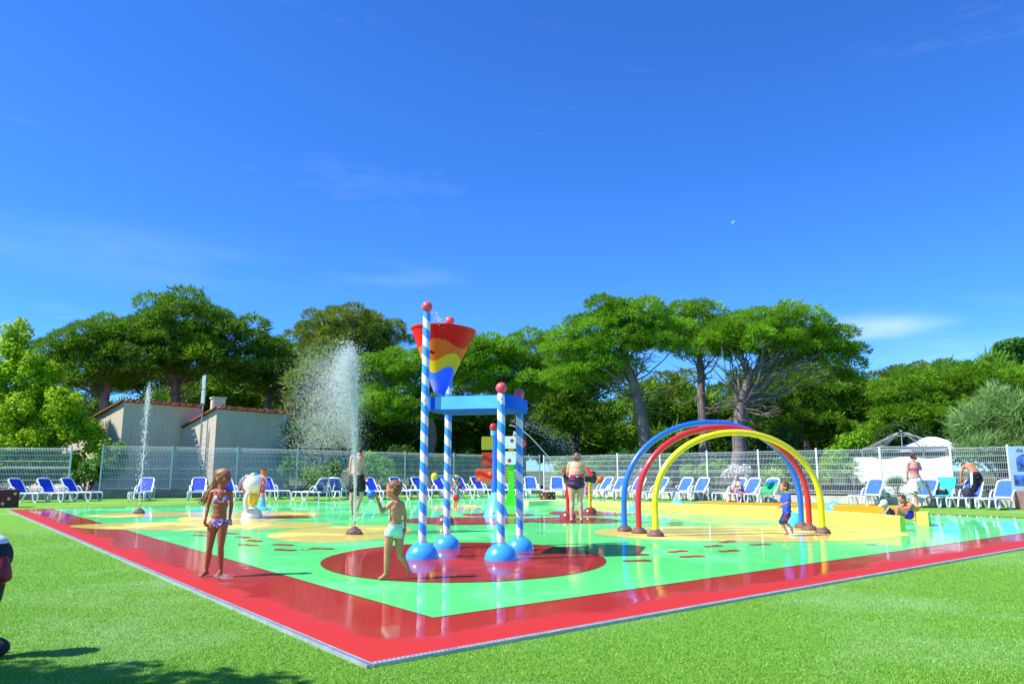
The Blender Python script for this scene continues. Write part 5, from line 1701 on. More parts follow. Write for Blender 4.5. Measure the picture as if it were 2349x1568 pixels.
def shell(body, pred, off, name, mat, parent):
    src = body.data
    nv = len(src.vertices)
    co = np.empty(nv * 3, np.float32); src.vertices.foreach_get('co', co); co = co.reshape(-1, 3)
    no = np.empty(nv * 3, np.float32); src.vertices.foreach_get('normal', no); no = no.reshape(-1, 3)
    keep = np.array([pred(*c) for c in co])
    faces = [list(p.vertices) for p in src.polygons if all(keep[i] for i in p.vertices)]
    if not faces: return None
    used = sorted({i for f in faces for i in f}); mp = {v: i for i, v in enumerate(used)}
    V = co[used] + no[used] * off
    V2 = co[used] - no[used] * .002
    n = len(used)
    F = [[mp[i] for i in f] for f in faces]
    cnt = {}
    for f in F:
        for a, b in zip(f, f[1:] + f[:1]):
            cnt[(a, b)] = 1
    rim = [(b, a, a + n, b + n) for (a, b) in cnt if (b, a) not in cnt]
    me = bpy.data.meshes.new(name)
    me.from_pydata([tuple(v) for v in V] + [tuple(v) for v in V2], [], F + [list(r_) for r_ in rim]); me.update()
    for p in me.polygons: p.use_smooth = True
    me.materials.append(mat)
    o = bpy.data.objects.new(name, me); COL.objects.link(o); o.parent = parent
    return o
def frame_m(c, zax, xax, s):
    z_ = Vector(zax).normalized(); x_ = Vector(xax) - z_ * Vector(xax).dot(z_)
    x_.normalize(); y_ = z_.cross(x_)
    m_ = Matrix.Identity(4)
    for i in range(3):
        m_[i][0] = x_[i] * s[0]; m_[i][1] = y_[i] * s[1]; m_[i][2] = z_[i] * s[2]; m_[i][3] = c[i]
    return m_
def hand(mb, w, e, r, palm_n, size, curl=.5):
    d = (Vector(w) - Vector(e)).normalized()
    n_ = Vector(palm_n); n_ = (n_ - d * n_.dot(d)).normalized()
    s = d.cross(n_)
    c = Vector(w) + d * size * .28
    mb.ball((0, 0, 0), 1, 12, 8, M=frame_m(c, d, s, (size * .24, size * .13, size * .34)))
    for i, (off, ln) in enumerate(((-.17, .40), (-.06, .46), (.06, .43), (.17, .34))):
        a = Vector(w) + d * size * .52 + s * size * off
        b = a + (d * math.cos(curl * .6) + n_ * math.sin(curl * .6)) * size * ln * .55
        e2 = b + (d * math.cos(curl * 1.6) + n_ * math.sin(curl * 1.6)) * size * ln * .5
        fr = size * .056
        mb.cone(a, fr, b, fr * .95, 8); mb.cone(b, fr * .95, e2, fr * .75, 8)
    a = Vector(w) + d * size * .2 - s * size * .2
    b = a + (d * .7 - s * .6 + n_ * .3) * size * .26
    mb.cone(a, size * .075, b, size * .065, 8); mb.cone(b, size * .065, b + (d * .9 + n_ * .3) * size * .2, size * .05, 8)

class Person:
    def __init__(self, label, reg, sc, g, gy_extra=0.0, z0=0.0, H=None, voxel=.008):
        self.x0, self.y0 = reg; self.sc = sc; self.g = g
        u = (reg[0] + sc * g[0]) / 1.508; v = (reg[1] + sc * g[1]) / 1.508
        p = gp(u, v, z0)
        self.m = sc / 1.508 / (1725.2 / p.y)
        self.t = thing('person', label, 'person', (p.x, p.y, 0))
        self.z0 = z0
        self.H = H; self.voxel = voxel
        self.J = {}
        self.p = p
    def L(self, x, y, d=0.0):
        return Vector(((x - self.g[0]) * self.m, d, (self.g[1] - y) * self.m + self.z0 + (.03 if self.z0 == 0 else 0)))
    def zx(self, X, Z):
        return X / self.m + self.g[0], self.g[1] - (Z - self.z0 - (.03 if self.z0 == 0 else 0)) / self.m
    def body(self, J, hh, skin, yaw=0, hyaw=None, hpitch=0, girth=1.0, tw=None, hips=1.0, arms=1.0, legs=1.0, hand_size=None, palm=(0, -1, -.3), curl=.6, name='body'):
        """J: joint -> (zoom x, zoom y, depth); tw: list of (half width, half depth) for pelvis, waist, chest in metres"""
        P = {k: self.L(*q) for k, q in J.items()}
        self.P = P
        H = self.H
        yw = R(yaw); fx = Vector((math.sin(yw), -math.cos(yw), 0)); rx = Vector((math.cos(yw), math.sin(yw), 0))
        hy = R(hyaw if hyaw is not None else yaw)
        hf = Vector((math.sin(hy), -math.cos(hy), 0)); hr = Vector((math.cos(hy), math.sin(hy), 0)); hu = Vector((0, 0, 1))
        cp, sp = math.cos(R(hpitch)), math.sin(R(hpitch))
        hf, hu = hf * cp - hu * sp, hu * cp + hf * sp
        self.hf, self.hr, self.hu, self.hh = hf, hr, hu, hh
        tw = tw or [(.098 * H * girth * hips, .066 * H * girth), (.080 * H * girth, .056 * H * girth), (.094 * H * girth, .064 * H * girth)]
        mb = MB()
        pel, nk = P['pel'], P['nk']
        wa = P.get('wa', pel.lerp(nk, .38)); ch = P.get('ch', pel.lerp(nk, .72))
        segs = [(pel, tw[0], .072), (pel.lerp(wa, .5), tuple((a + b) / 2 for a, b in zip(tw[0], tw[1])), .07), (wa, tw[1], .075), (wa.lerp(ch, .5), tuple((a + b) / 2 * 1.01 for a, b in zip(tw[1], tw[2])), .08), (ch, tw[2], .085), (ch.lerp(nk, .45), (tw[2][0] * .9, tw[2][1] * .88), .06)]
        pts = [s[0] for s in segs]
        for i, (c, (w, d), hv) in enumerate(segs):
            ax = pts[min(i + 1, len(pts) - 1)] - pts[max(i - 1, 0)]
            mb.ball((0, 0, 0), 1, 20, 12, M=frame_m(c, ax, rx, (w, d, hv * H)))
        # neck and head
        hd = P['hd']; self.hd = hd
        mb.cone(nk, .034 * H * girth ** .5, hd - hu * hh * .2 - hf * hh * .06, .030 * H, 12)
        for k in ('shL', 'shR'):
            mb.cone(nk - Vector((0, 0, .012 * H)), .030 * H, P[k], .030 * H * arms, 12)
        HM = lambda c, s: frame_m(c, hu, hr, s)
        mb.ball((0, 0, 0), 1, 22, 14, M=HM(hd + hu * hh * .06 - hf * hh * .03, (.345 * hh, .42 * hh, .42 * hh)))
        mb.ball((0, 0, 0), 1, 20, 12, M=HM(hd + hf * hh * .12 - hu * hh * .20, (.255 * hh, .27 * hh, .29 * hh)))
        mb.cone(hd + hf * hh * .36 + hu * hh * .0, .03 * hh, hd + hf * hh * .45 - hu * hh * .10, .048 * hh, 8)
        for s in (-1, 1):
            mb.ball((0, 0, 0), 1, 10, 8, M=HM(hd + hr * (s * .345 * hh) - hu * hh * .04 - hf * hh * .03, (.04 * hh, .075 * hh, .11 * hh)))
            mb.ball(hd + hf * hh * .25 + hr * (s * .17 * hh) - hu * hh * .13, .11 * hh, 10, 8)
        # limbs
        hs = hand_size or .105 * H
        for s in ('L', 'R'):
            if 'el' + s in P:
                a, b, c = P['sh' + s], P['el' + s], P['wr' + s]
                mb.cone(a, .031 * H * arms, a.lerp(b, .5), .027 * H * arms, 12); mb.cone(a.lerp(b, .5), .027 * H * arms, b, .0225 * H * arms, 12)
                mb.cone(b, .0225 * H * arms, b.lerp(c, .3), .0235 * H * arms, 12); mb.cone(b.lerp(c, .3), .0235 * H * arms, c, .0150 * H * arms, 12)
                hand(mb, c, b, .02 * H, palm, hs, curl)
            if 'kn' + s in P:
                a, b, c = P['hip' + s], P['kn' + s], P['an' + s]
                mb.cone(a, .058 * H * legs, a.lerp(b, .4), .050 * H * legs, 14); mb.cone(a.lerp(b, .4), .050 * H * legs, b, .034 * H * legs, 14)
                mb.cone(b, .034 * H * legs, b.lerp(c, .32) - fx * .006 * H, .0355 * H * legs, 12); mb.cone(b.lerp(c, .32) - fx * .006 * H, .0355 * H * legs, c, .0205 * H * legs, 12)
                if 'to' + s in P:
                    e = P['to' + s]
                    dr = (e - c); dr.z = 0
                    dr = dr.normalized() if dr.length > 1e-4 else fx
                    heel = c + Vector((0, 0, -.022 * H)) - dr * .018 * H
                    mb.cone(c, .0205 * H, heel, .02 * H, 12)
                    ball_ = heel.lerp(e, .66)
                    mb.cone(heel, .0195 * H, ball_, .0215 * H, 12); mb.cone(c.lerp(ball_, .3), .02 * H, ball_, .017 * H, 12)
                    sd = dr.cross(Vector((0, 0, 1)))
                    for q in (-.6, -.2, .2, .6):
                        mb.cone(ball_ + sd * q * .016 * H, .010 * H, e + sd * q * .022 * H, .0085 * H, 8)
        self.b = finish(mb, name, skin, self.t, self.voxel)
        # face details
        for s in (-1, 1):
            MB().ball((0, 0, 0), 1, 8, 6, M=HM(hd + hf * hh * .375 + hr * (s * .145 * hh) - hu * hh * .02, (.05 * hh, .025 * hh, .022 * hh))).build('eye', M('eye_dark', (.02, .015, .012), .2), self.t)
        MB().ball((0, 0, 0), 1, 10, 6, M=HM(hd + hf * hh * .375 - hu * hh * .27, (.085 * hh, .03 * hh, .022 * hh))).build('mouth', M('lips', (.42, .13, .11), .5), self.t)
        return P
    def wear(self, name, mat, pred, off=.006):
        def pr(X, Y_, Z):
            a, b = self.zx(X, Z)
            return pred(a, b, Y_)
        return shell(self.b, pr, off, name, mat, self.t)
    def cloth(self, name, mat, shapes, voxel=None, smooth=3):
        mb = MB()
        for s in shapes:
            if s[0] == 'c': mb.cone(self.L(*s[1]), s[2], self.L(*s[3]), s[4], 18)
            else:
                mb.ball((0, 0, 0), 1, 20, 12, M=frame_m(self.L(*s[1]), s[3] if len(s) > 3 else (0, 0, 1), s[4] if len(s) > 4 else (1, 0, 0), s[2]))
        return finish(mb, name, mat, self.t, voxel or self.voxel, smooth)
    def hair(self, mat, extra=(), vol=1.0, front=0.0):
        hd, hf, hr, hu, hh = self.hd, self.hf, self.hr, self.hu, self.hh
        mb = MB()
        mb.ball((0, 0, 0), 1, 22, 14, M=frame_m(hd - hf * hh * (.075 - front) + hu * hh * .115, hu, hr, (.375 * hh * vol, .425 * hh * vol, .405 * hh * vol)))
        mb.ball((0, 0, 0), 1, 18, 12, M=frame_m(hd - hf * hh * .17 - hu * hh * .08, hu, hr, (.34 * hh * vol, .28 * hh * vol, .3 * hh * vol)))
        rr = random.Random(int(hh * 1e4))
        for i in range(26):                       # uneven locks
            th_ = rr.uniform(0, 6.283); el = rr.uniform(.0, 1.5)
            dv = (hr * math.cos(th_) * math.cos(el) + hf * math.sin(th_) * math.cos(el) * 1.1 + hu * math.sin(el))
            a = hd - hf * hh * .07 + hu * hh * .11 + dv * hh * .34
            mb.cone(a, .06 * hh, a + (dv * .4 - hf * .5 - hu * .45) * hh * .2, .03 * hh, 7)
        for (a, ra, b, rb_) in extra:
            mb.cone(a, ra, b, rb_, 10)
        return finish(mb, 'hair', mat, self.t, self.voxel * .8, 2)

def skin(name, c):
    t = NT(name)
    p = t.obj()
    col = t.mix(t.maprange(t.noise(p, 4, 4), .35, .65), mul(c, .9), mul(c, 1.06))
    t.set('Base Color', col); t.set('Roughness', .48); t.set('Specular IOR Level', .4)
    t.set('Subsurface Weight', .08); t.b.inputs['Subsurface Radius'].default_value = (.012, .004, .002)
    t.bump(t.noise(p, 180, 3), .12, .002)
    return t.m
TAN = skin('tanned_skin', lin('a8623f')); FAIR = skin('fair_skin', lin('e0a88c')); ROSY = skin('rosy_skin', lin('dd9c88')); OLIVE = skin('olive_skin', lin('c87f58')); WARM = skin('warm_skin', lin('cf8a64'))
def hair_mat(name, a, b):
    t = NT(name)
    mp = t.new('ShaderNodeMapping'); mp.inputs['Scale'].default_value = (60, 60, 9); t.link(t.obj(), mp.inputs[0])
    nz = t.noise(mp.outputs[0], 1.5, 4, .7)
    t.set('Base Color', t.mix(t.maprange(nz, .35, .65), lin(a), lin(b))); t.set('Roughness', .5)
    t.bump(nz, .8, .006)
    return t.m
H_BLOND = hair_mat('dark_blond_hair', '6e4a2c', 'c09a62'); H_BROWN = hair_mat('brown_hair', '4a2c1a', '9a6a40'); H_DARK = hair_mat('dark_hair', '140d0a', '3a2a20'); H_RED = hair_mat('auburn_hair', '2e120c', '6a2e20')
def print_mat(name, cols, scale=26):
    t = NT(name)
    v_ = t.new('ShaderNodeTexVoronoi'); v_.inputs['Scale'].default_value = scale; t.link(t.obj(), v_.inputs['Vector'])
    sp = t.new('ShaderNodeSeparateColor'); t.link(v_.outputs['Color'], sp.inputs[0])
    rp = t.new('ShaderNodeValToRGB'); t.link(sp.outputs[0], rp.inputs[0]); rp.color_ramp.interpolation = 'CONSTANT'
    els = rp.color_ramp.elements
    while len(els) < len(cols): els.new(.5)
    for i, c in enumerate(cols):
        els[i].position = i / len(cols); els[i].color = (*lin(c), 1)
    t.set('Base Color', rp.outputs[0]); t.set('Roughness', .6)
    return t.m
SWIMPRINT = print_mat('multicolour_swim_print', ['f4f4ff', '3f6fe0', 'e0e23a', '6a3fc0', 'e84fa8', '3fc0e8'], 38)

# girl standing on the red border, head turned to the right
g = Person('girl with long ponytail standing in a patterned bikini on the red border', (640, 1620), .2614, (360, 1440), H=1.19, voxel=.0065)
J = dict(pel=(392, 770, 0), wa=(402, 640, .0), ch=(405, 480, .0), nk=(405, 350, 0), hd=(428, 195, -.005),
         shL=(285, 395, .0), elL=(228, 585, .03), wrL=(232, 735, -.03), shR=(512, 385, .02), elR=(522, 560, .07), wrR=(515, 720, .06),
         hipL=(322, 815, 0), knL=(308, 1110, -.02), anL=(262, 1392, .03), toL=(238, 1440, -.09), hipR=(452, 815, 0), knR=(452, 1090, -.02), anR=(455, 1395, .02), toR=(448, 1444, -.11))
g.body(J, .212, TAN, yaw=12, hyaw=70, girth=.86, hips=.95, arms=.86, legs=.9, curl=1.3, palm=(1, 0, 0))
g.wear('swim_bottom', SWIMPRINT, lambda x, y, d: 735 < y < 850 and 262 < x < 528 and (d > .0 or y < 775 + 1.0 * (90 - abs(x - 400)) * .9) and not (d <= 0 and y > 850) and (x > 268))
g.wear('swim_top', SWIMPRINT, lambda x, y, d: 432 < y < 522 and 318 < x < 522 and (d < .0 and (abs(x - 372) < (y - 395) * .55 or abs(x - 486) < (y - 395) * .4) or 498 < y < 522))
hp = g.hd - g.hf * .09 + g.hu * .04
rr = random.Random(4)
ex_ = []
for i in range(38):
    e0_ = g.L(322 + rr.uniform(-12, 6), 130 + rr.uniform(-8, 14), .02)
    m0 = g.L(290 + rr.uniform(-36, 24), 300 + rr.uniform(-20, 30), .04 + rr.uniform(-.02, .02))
    m1 = g.L(215 + rr.uniform(-45, 35), 420 + rr.uniform(-25, 30), .05 + rr.uniform(-.02, .03))
    e1 = g.L(130 + rr.uniform(-55, 75), 505 + rr.uniform(-40, 70), .06 + rr.uniform(-.03, .03))
    pts = bez([e0_, m0, m1, e1], 3)
    rad_ = [.016 - .013 * q / (len(pts) - 1) for q in range(len(pts))]
    for q in range(len(pts) - 1):
        ex_.append((pts[q], rad_[q], pts[q + 1], rad_[q + 1]))
g.hair(H_BLOND, vol=.97)
pt_mb = MB()
for (a, ra, b, rb_) in ex_: pt_mb.cone(a, ra, b, rb_, 6)
pt_mb.build('ponytail', H_BLOND, g.t)
MB().tube([g.L(352, 400, -.06), g.L(350, 345, -.045), g.L(380, 320, .03), g.L(440, 325, .03), g.L(478, 395, -.055)], .006, 6).build('neck_strap', M('pink_strap', lin('e03fa0'), .5), g.t)
MB().lathe([(.021, -.008), (.024, 0), (.021, .008)], 16).build('wristband', M('orange_band', lin('e8502c'), .5), g.t, loc=g.L(232, 742, -.03))

# boy holding a blue ball
b = Person('boy in mint swim trunks walking left and holding up a blue ball', (1230, 1660), .2359, (430, 1472), H=1.06, voxel=.0065)
J = dict(pel=(560, 790, 0), wa=(560, 640, 0), ch=(570, 500, .0), nk=(572, 385, 0), hd=(520, 222, -.01),
         shL=(512, 418, -.05), elL=(378, 545, -.07), wrL=(300, 345, -.08), shR=(645, 440, .03), elR=(688, 600, .06), wrR=(692, 790, .04),
         hipL=(490, 850, -.02), knL=(452, 1130, -.02), anL=(440, 1415, 0), toL=(358, 1468, -.05), hipR=(612, 850, .03), knR=(628, 1150, .0), anR=(752, 1350, .06), toR=(770, 1452, .03))
b.body(J, .212, WARM, yaw=-125, hyaw=-92, girth=.95, arms=.95, legs=1.0, hips=1.02, curl=.7, palm=(-1, 0, 0))
MINT = NT('mint_striped_trunks')
wv = MINT.new('ShaderNodeTexWave', bands_direction='Z'); wv.inputs['Scale'].default_value = 22; wv.inputs['Distortion'].default_value = 1.5; MINT.link(MINT.obj(), wv.inputs['Vector'])
MINT.set('Base Color', MINT.mix(wv.outputs['Fac'], lin('8fdcc0'), lin('d4f6e6'))); MINT.set('Roughness', .7); MINT.bump(wv.outputs['Fac'], .3, .004)
b.wear('swim_trunks', MINT.m, lambda x, y, d: 715 < y < (915 if x > 540 else 885) and 415 < x < 668, .008)
b.hair(H_BROWN, vol=1.0)
bl = b.L(218, 297, -.09)
o = tag(MB().ball((0, 0, 0), .053, 24, 16).build('toy_ball', M('blue_rubber_ball', lin('1f7fe0'), .35, .1, 20, coat=.3), loc=Vector((b.p.x, b.p.y, 0)) + bl), 'small blue rubber ball in the raised hand of the boy', 'ball')
MB().ball((0, 0, 0), .02, 10, 8).build('bracelet', BLACK, b.t, loc=b.L(690, 805, .04))

# man under the geyser
m1_ = Person('man in black swim shorts walking behind the tall geyser', (1180, 1530), .1722, (255, 1470), H=1.77, voxel=.011)
J = dict(pel=(285, 760, 0), wa=(275, 620, 0), ch=(275, 440, 0), nk=(315, 295, .0), hd=(352, 215, .06),
         shL=(185, 345, -.04), elL=(148, 520, .0), wrL=(150, 650, .06), shR=(395, 350, .04), elR=(412, 560, .04), wrR=(470, 720, -.02),
         hipL=(225, 790, -.02), knL=(205, 1090, 0), anL=(205, 1405, .05), toL=(200, 1460, .25), hipR=(365, 790, .02), knR=(395, 1080, .0), anR=(300, 1395, .03), toR=(400, 1458, .0))
m1_.body(J, .225, ROSY, yaw=152, hyaw=140, girth=1.12, legs=1.05, arms=1.05)
m1_.cloth('swim_shorts', M('black_shorts', (.012, .014, .013), .8, .3, 14, bump=.4, bscale=40), [('b', (285, 750, 0), (.225, .175, .15)), ('c', (228, 780, -.02), .12, (205, 960, 0), .125), ('c', (362, 780, .02), .12, (390, 950, .0), .125)])
m1_.hair(H_DARK, vol=1.0)

# woman at the red water cannon
w = Person('woman in purple swimsuit seen from behind at the red water cannon', (1920, 1560), .1658, (450, 1478), H=1.6, voxel=.010)
J = dict(pel=(452, 735, .0), wa=(455, 560, -.01), ch=(462, 400, .0), nk=(468, 285, .03), hd=(482, 180, .07),
         shL=(325, 325, .02), elL=(288, 480, .1), wrL=(300, 545, .32), shR=(600, 325, .02), elR=(648, 480, .1), wrR=(640, 540, .30),
         hipL=(366, 790, 0), knL=(362, 1085, .02), anL=(346, 1420, -.02), toL=(332, 1468, .15), hipR=(536, 790, 0), knR=(528, 1075, .02), anR=(548, 1420, -.02), toR=(568, 1470, .14))
w.body(J, .215, FAIR, yaw=180, hyaw=175, hpitch=18, tw=[(.205, .165), (.19, .15), (.18, .13)], arms=1.15, legs=1.18)
PURP = M('dark_purple_swimsuit', lin('3a1646'), .55, .15, 8)
w.wear('swimsuit', PURP, lambda x, y, d: 575 < y < 790 + 60 * (1 - abs(x - 450) / 170) and 272 < x < 632 and not (y > 700 and (x < 280 or x > 622)), .008)
FLOW = print_mat('red_flower_band', ['c81e3c', 'e83f70', 'f2e8e0', '2a1a10', 'c81e3c', 'b81840'], 20)
w.wear('flower_band', FLOW, lambda x, y, d: 528 < y < 590 and 275 < x < 635, .014)
hx = [(w.L(x_, 190, .03 - .06), .03, w.L(x_ - 6, y_, -.02), .016) for x_, y_ in ((425, 240), (440, 250), (465, 245), (490, 250), (515, 255), (540, 245), (548, 235))]
w.hair(hair_mat('ash_brown_hair', '5a4030', '927056'), hx, vol=1.02)

# running boy by the arches
rb_ = Person('running boy in blue shirt and navy shorts under the right arch feet', (2660, 1650), .1403, (470, 1462), H=.98, voxel=.0075)
J = dict(pel=(465, 955, 0), wa=(475, 830, 0), ch=(485, 650, 0), nk=(490, 470, 0), hd=(455, 315, 0),
         shL=(490, 505, -.10), elL=(462, 680, -.13), wrL=(290, 742, -.15), shR=(480, 505, .10), elR=(410, 790, .12), wrR=(320, 825, .1),
         hipL=(470, 985, -.045), knL=(385, 1160, -.05), anL=(565, 1290, -.03), toL=(590, 1420, -.03), hipR=(460, 985, .045), knR=(350, 1180, .05), anR=(478, 1410, .05), toR=(385, 1452, .03))
rb_.body(J, .205, WARM, yaw=-88, hyaw=-92, girth=1.0, curl=.25, palm=(-.2, 0, 1))
SHIRT = M('royal_blue_shirt', lin('1c4fd0'), .7, .12, 10, bump=.3, bscale=40)
rb_.cloth('t_shirt', SHIRT, [('b', (485, 640, 0), (.088, .105, .13)), ('b', (480, 800, 0), (.085, .10, .12)), ('b', (478, 890, 0), (.088, .098, .065)), ('b', (490, 520, 0), (.062, .115, .06)),
                             ('c', (492, 505, -.10), .046, (475, 610, -.125), .05), ('c', (482, 505, .10), .046, (440, 640, .115), .05)])
MB().tube([rb_.L(490 + 62 * math.cos(a / 12 * 6.283), 432 - 8 * math.cos(a / 12 * 6.283), .05 * math.sin(a / 12 * 6.283)) for a in range(12)], .012, 8, closed=True).build('collar', M('lime_collar', lin('b8e02c'), .7), rb_.t)
rb_.cloth('swim_shorts', M('navy_shorts', lin('182a6e'), .7, .15), [('b', (468, 965, 0), (.082, .098, .06)), ('c', (470, 985, -.045), .064, (385, 1130, -.05), .054), ('c', (460, 985, .045), .064, (350, 1150, .05), .052)])
MB().add([rb_.L(430, 960, -.118), rb_.L(480, 965, -.118), rb_.L(430, 1120, -.112), rb_.L(375, 1105, -.112), rb_.L(430, 960, -.10), rb_.L(480, 965, -.10), rb_.L(430, 1120, -.095), rb_.L(375, 1105, -.095)],
         [(0, 1, 2, 3), (4, 7, 6, 5), (0, 4, 5, 1), (1, 5, 6, 2), (2, 6, 7, 3), (3, 7, 4, 0)]).build('side_stripe', M('red_stripe', lin('c81e2c'), .7), rb_.t)
rb_.hair(hair_mat('chestnut_hair', '3a2016', '7a4c32'), vol=1.0)

# toddler
td = Person('toddler in red and teal swim suit between the spiral poles', (1500, 1400), .3189, (236, 1128), H=.9, voxel=.009)
J = dict(pel=(242, 1005, 0), nk=(256, 895, 0), hd=(258, 857, 0), shL=(228, 912, -.02), elL=(206, 935, .0), wrL=(195, 915, .06), shR=(285, 912, .02), elR=(318, 932, .02), wrR=(345, 950, .0),
         hipL=(230, 1015, 0), knL=(226, 1062, .0), anL=(222, 1115, .03), toL=(228, 1124, .09), hipR=(256, 1015, 0), knR=(254, 1062, -.01), anR=(242, 1115, .0), toR=(258, 1126, .05))
td.body(J, .21, WARM, yaw=125, hyaw=100, girth=1.15, arms=1.1)
TEAL = print_mat('teal_red_suit', ['2a9ab0', 'c81e3c', '2a9ab0', '174a5a', 'c81e3c'], 9)
td.wear('swim_shirt', TEAL, lambda x, y, d: 898 < y < 985 and 190 < x < 312, .01)
td.wear('swim_shorts', M('red_shorts', lin('c8203a'), .7), lambda x, y, d: 985 <= y < 1046 and 205 < x < 285, .014)
td.hair(H_BROWN, vol=1.0)

# woman sitting on a lounger
sw = Person('woman in grey green dress sitting sideways on a lounger under the arches', (2000, 1400), .3831, (1405, 878), H=1.62, voxel=.012)
J = dict(pel=(1478, 792, 0), wa=(1476, 765, 0), ch=(1466, 735, 0), nk=(1452, 708, 0), hd=(1440, 668, 0), shL=(1452, 718, -.15), elL=(1462, 760, -.2), wrL=(1405, 768, -.12), shR=(1442, 718, .15), elR=(1428, 758, .2), wrR=(1392, 768, .08),
         hipL=(1476, 798, -.08), knL=(1418, 782, -.12), anL=(1436, 862, -.12), toL=(1428, 876, -.2), hipR=(1470, 798, .08), knR=(1385, 776, .1), anR=(1378, 862, .1), toR=(1358, 876, .08))
sw.body(J, .22, FAIR, yaw=-85, hyaw=-75, girth=1.1)
DRESS = print_mat('grey_green_dress', ['4f6e66', '8fa89c', '38544e', 'b0c0b4'], 12)
sw.wear('dress', DRESS, lambda x, y, d: (725 < y and x > 1436 and not (x < 1462 and 745 < y < 772 and abs(d) > .19)) and not (y > 806), .012)
sw.hair(hair_mat('ash_blond_hair', '8a7050', 'c0a884'), [(sw.L(1450, 660, 0), .05, sw.L(1466, 705, .0), .03)], vol=1.0)

# woman in pink top and sarong
pw = Person('woman in pink bikini top and flowered white sarong by the loungers', (2800, 1450), .3163, (1188, 968), H=1.74, voxel=.012)
J = dict(pel=(1195, 680, 0), wa=(1188, 610, 0), ch=(1180, 545, 0), nk=(1180, 480, 0), hd=(1182, 428, .02), shL=(1120, 503, 0), elL=(1110, 580, .0), wrL=(1117, 640, .08), shR=(1238, 503, 0), elR=(1264, 565, .03), wrR=(1230, 520, .18),
         hipL=(1165, 695, 0), knL=(1172, 835, 0), anL=(1188, 945, 0), toL=(1190, 964, .12), hipR=(1230, 695, 0), knR=(1315, 712, .1), anR=(1362, 840, .12), toR=(1385, 855, .12))
pw.body(J, .215, ROSY, yaw=176, hyaw=150, girth=1.02, hips=1.1)
PINK = M('hot_pink_swim', lin('f03fa8'), .55, .1)
pw.wear('bikini_top', PINK, lambda x, y, d: 548 < y < 578 and 1122 < x < 1236, .008)
SAR = print_mat('white_sarong_flowers', ['f2f0ee', 'f2f0ee', 'ece8ea', 'f2f0ee', 'c82848', 'f2f0ee', '2a2a34', 'f2f0ee'], 13)
pw.cloth('sarong', SAR, [('b', (1195, 675, 0), (.185, .14, .09)), ('c', (1175, 690, 0), .15, (1165, 790, 0), .165), ('c', (1195, 690, 0), .15, (1270, 715, .06), .10), ('c', (1250, 720, .04), .11, (1235, 790, .04), .08)])
pw.hair(H_RED, [(pw.hd + Vector((0, -.05, .02)), .06, pw.L(1190, 445, -.09), .05), (pw.L(1205, 440, -.07), .03, pw.L(1205, 460, -.08), .012)], vol=1.02)

# bending man
bm_ = Person('shirtless man in black shorts bending over a lounger at the right', (2800, 1450), .3163, (1790, 962), H=1.76, voxel=.012)
J = dict(pel=(1850, 625, 0), wa=(1845, 575, .05), ch=(1835, 535, .16), nk=(1828, 515, .30), hd=(1815, 530, .42), shL=(1778, 528, .22), elL=(1748, 600, .25), wrL=(1745, 670, .28), shR=(1888, 530, .22), elR=(1922, 600, .25), wrR=(1912, 655, .3),
         hipL=(1818, 650, 0), knL=(1802, 805, .0), anL=(1792, 930, -.02), toL=(1765, 960, -.1), hipR=(1888, 650, .02), knR=(1890, 800, .05), anR=(1888, 905, .1), toR=(1880, 940, .22))
bm_.body(J, .22, OLIVE, yaw=178, hyaw=178, hpitch=60, girth=1.05)
bm_.cloth('shorts', M('black_basket_shorts', (.012, .014, .022), .75, .3, 10, bump=.3, bscale=30), [('b', (1850, 620, .0), (.185, .14, .12)), ('c', (1820, 650, 0), .125, (1808, 780, 0), .12), ('c', (1886, 650, .02), .125, (1890, 770, .04), .12)])
MB().add([bm_.L(1787, 600, -.10), bm_.L(1800, 600, -.13), bm_.L(1790, 790, -.09), bm_.L(1772, 790, -.05), bm_.L(1787, 600, -.04), bm_.L(1800, 600, -.07), bm_.L(1790, 790, -.03), bm_.L(1772, 790, .02)],
         [(0, 1, 2, 3), (4, 7, 6, 5), (0, 4, 5, 1), (1, 5, 6, 2), (2, 6, 7, 3), (3, 7, 4, 0)]).build('side_stripe', M('white_blue_stripe', (.6, .65, .85), .6), bm_.t)
bm_.hair(H_DARK, vol=1.0)

# sitting man and child at the slide end
sm_ = Person('man in blue trunks sitting in the yellow slide channel', (3020, 1700), .07663, (1560, 1300), H=1.5, voxel=.010)
J = dict(pel=(1640, 1090, 0), wa=(1700, 940, 0), ch=(1730, 760, 0), nk=(1600, 590, 0), hd=(1390, 425, 0), shL=(1700, 640, -.1), elL=(1520, 790, -.16), wrL=(1340, 800, -.1), shR=(1660, 640, .14), elR=(1400, 800, .18), wrR=(1100, 900, .14),
         hipL=(1600, 1120, -.08), knL=(1090, 790, -.08), anL=(1040, 1130, -.06), toL=(930, 1180, -.06), hipR=(1580, 1120, .09), knR=(1180, 880, .12), anR=(1080, 1180, .12), toR=(960, 1230, .12))
sm_.body(J, .23, OLIVE, yaw=-88, hyaw=-85, hpitch=22, girth=1.0)
sm_.wear('swim_trunks', M('bright_blue_trunks', lin('1a24a8'), .6, .15), lambda x, y, d: y > 900 and x > 1480 + (y - 900) * -.5 and x > 1290 and x < 1760 - (1100 - y) * .25, .012)
sm_.hair(hair_mat('short_dark_hair', '1a1410', '50443a'), vol=.96)
ck = Person('small child in white cap leaning on the yellow slide wall', (3020, 1700), .07663, (700, 1290), H=.8, voxel=.008)
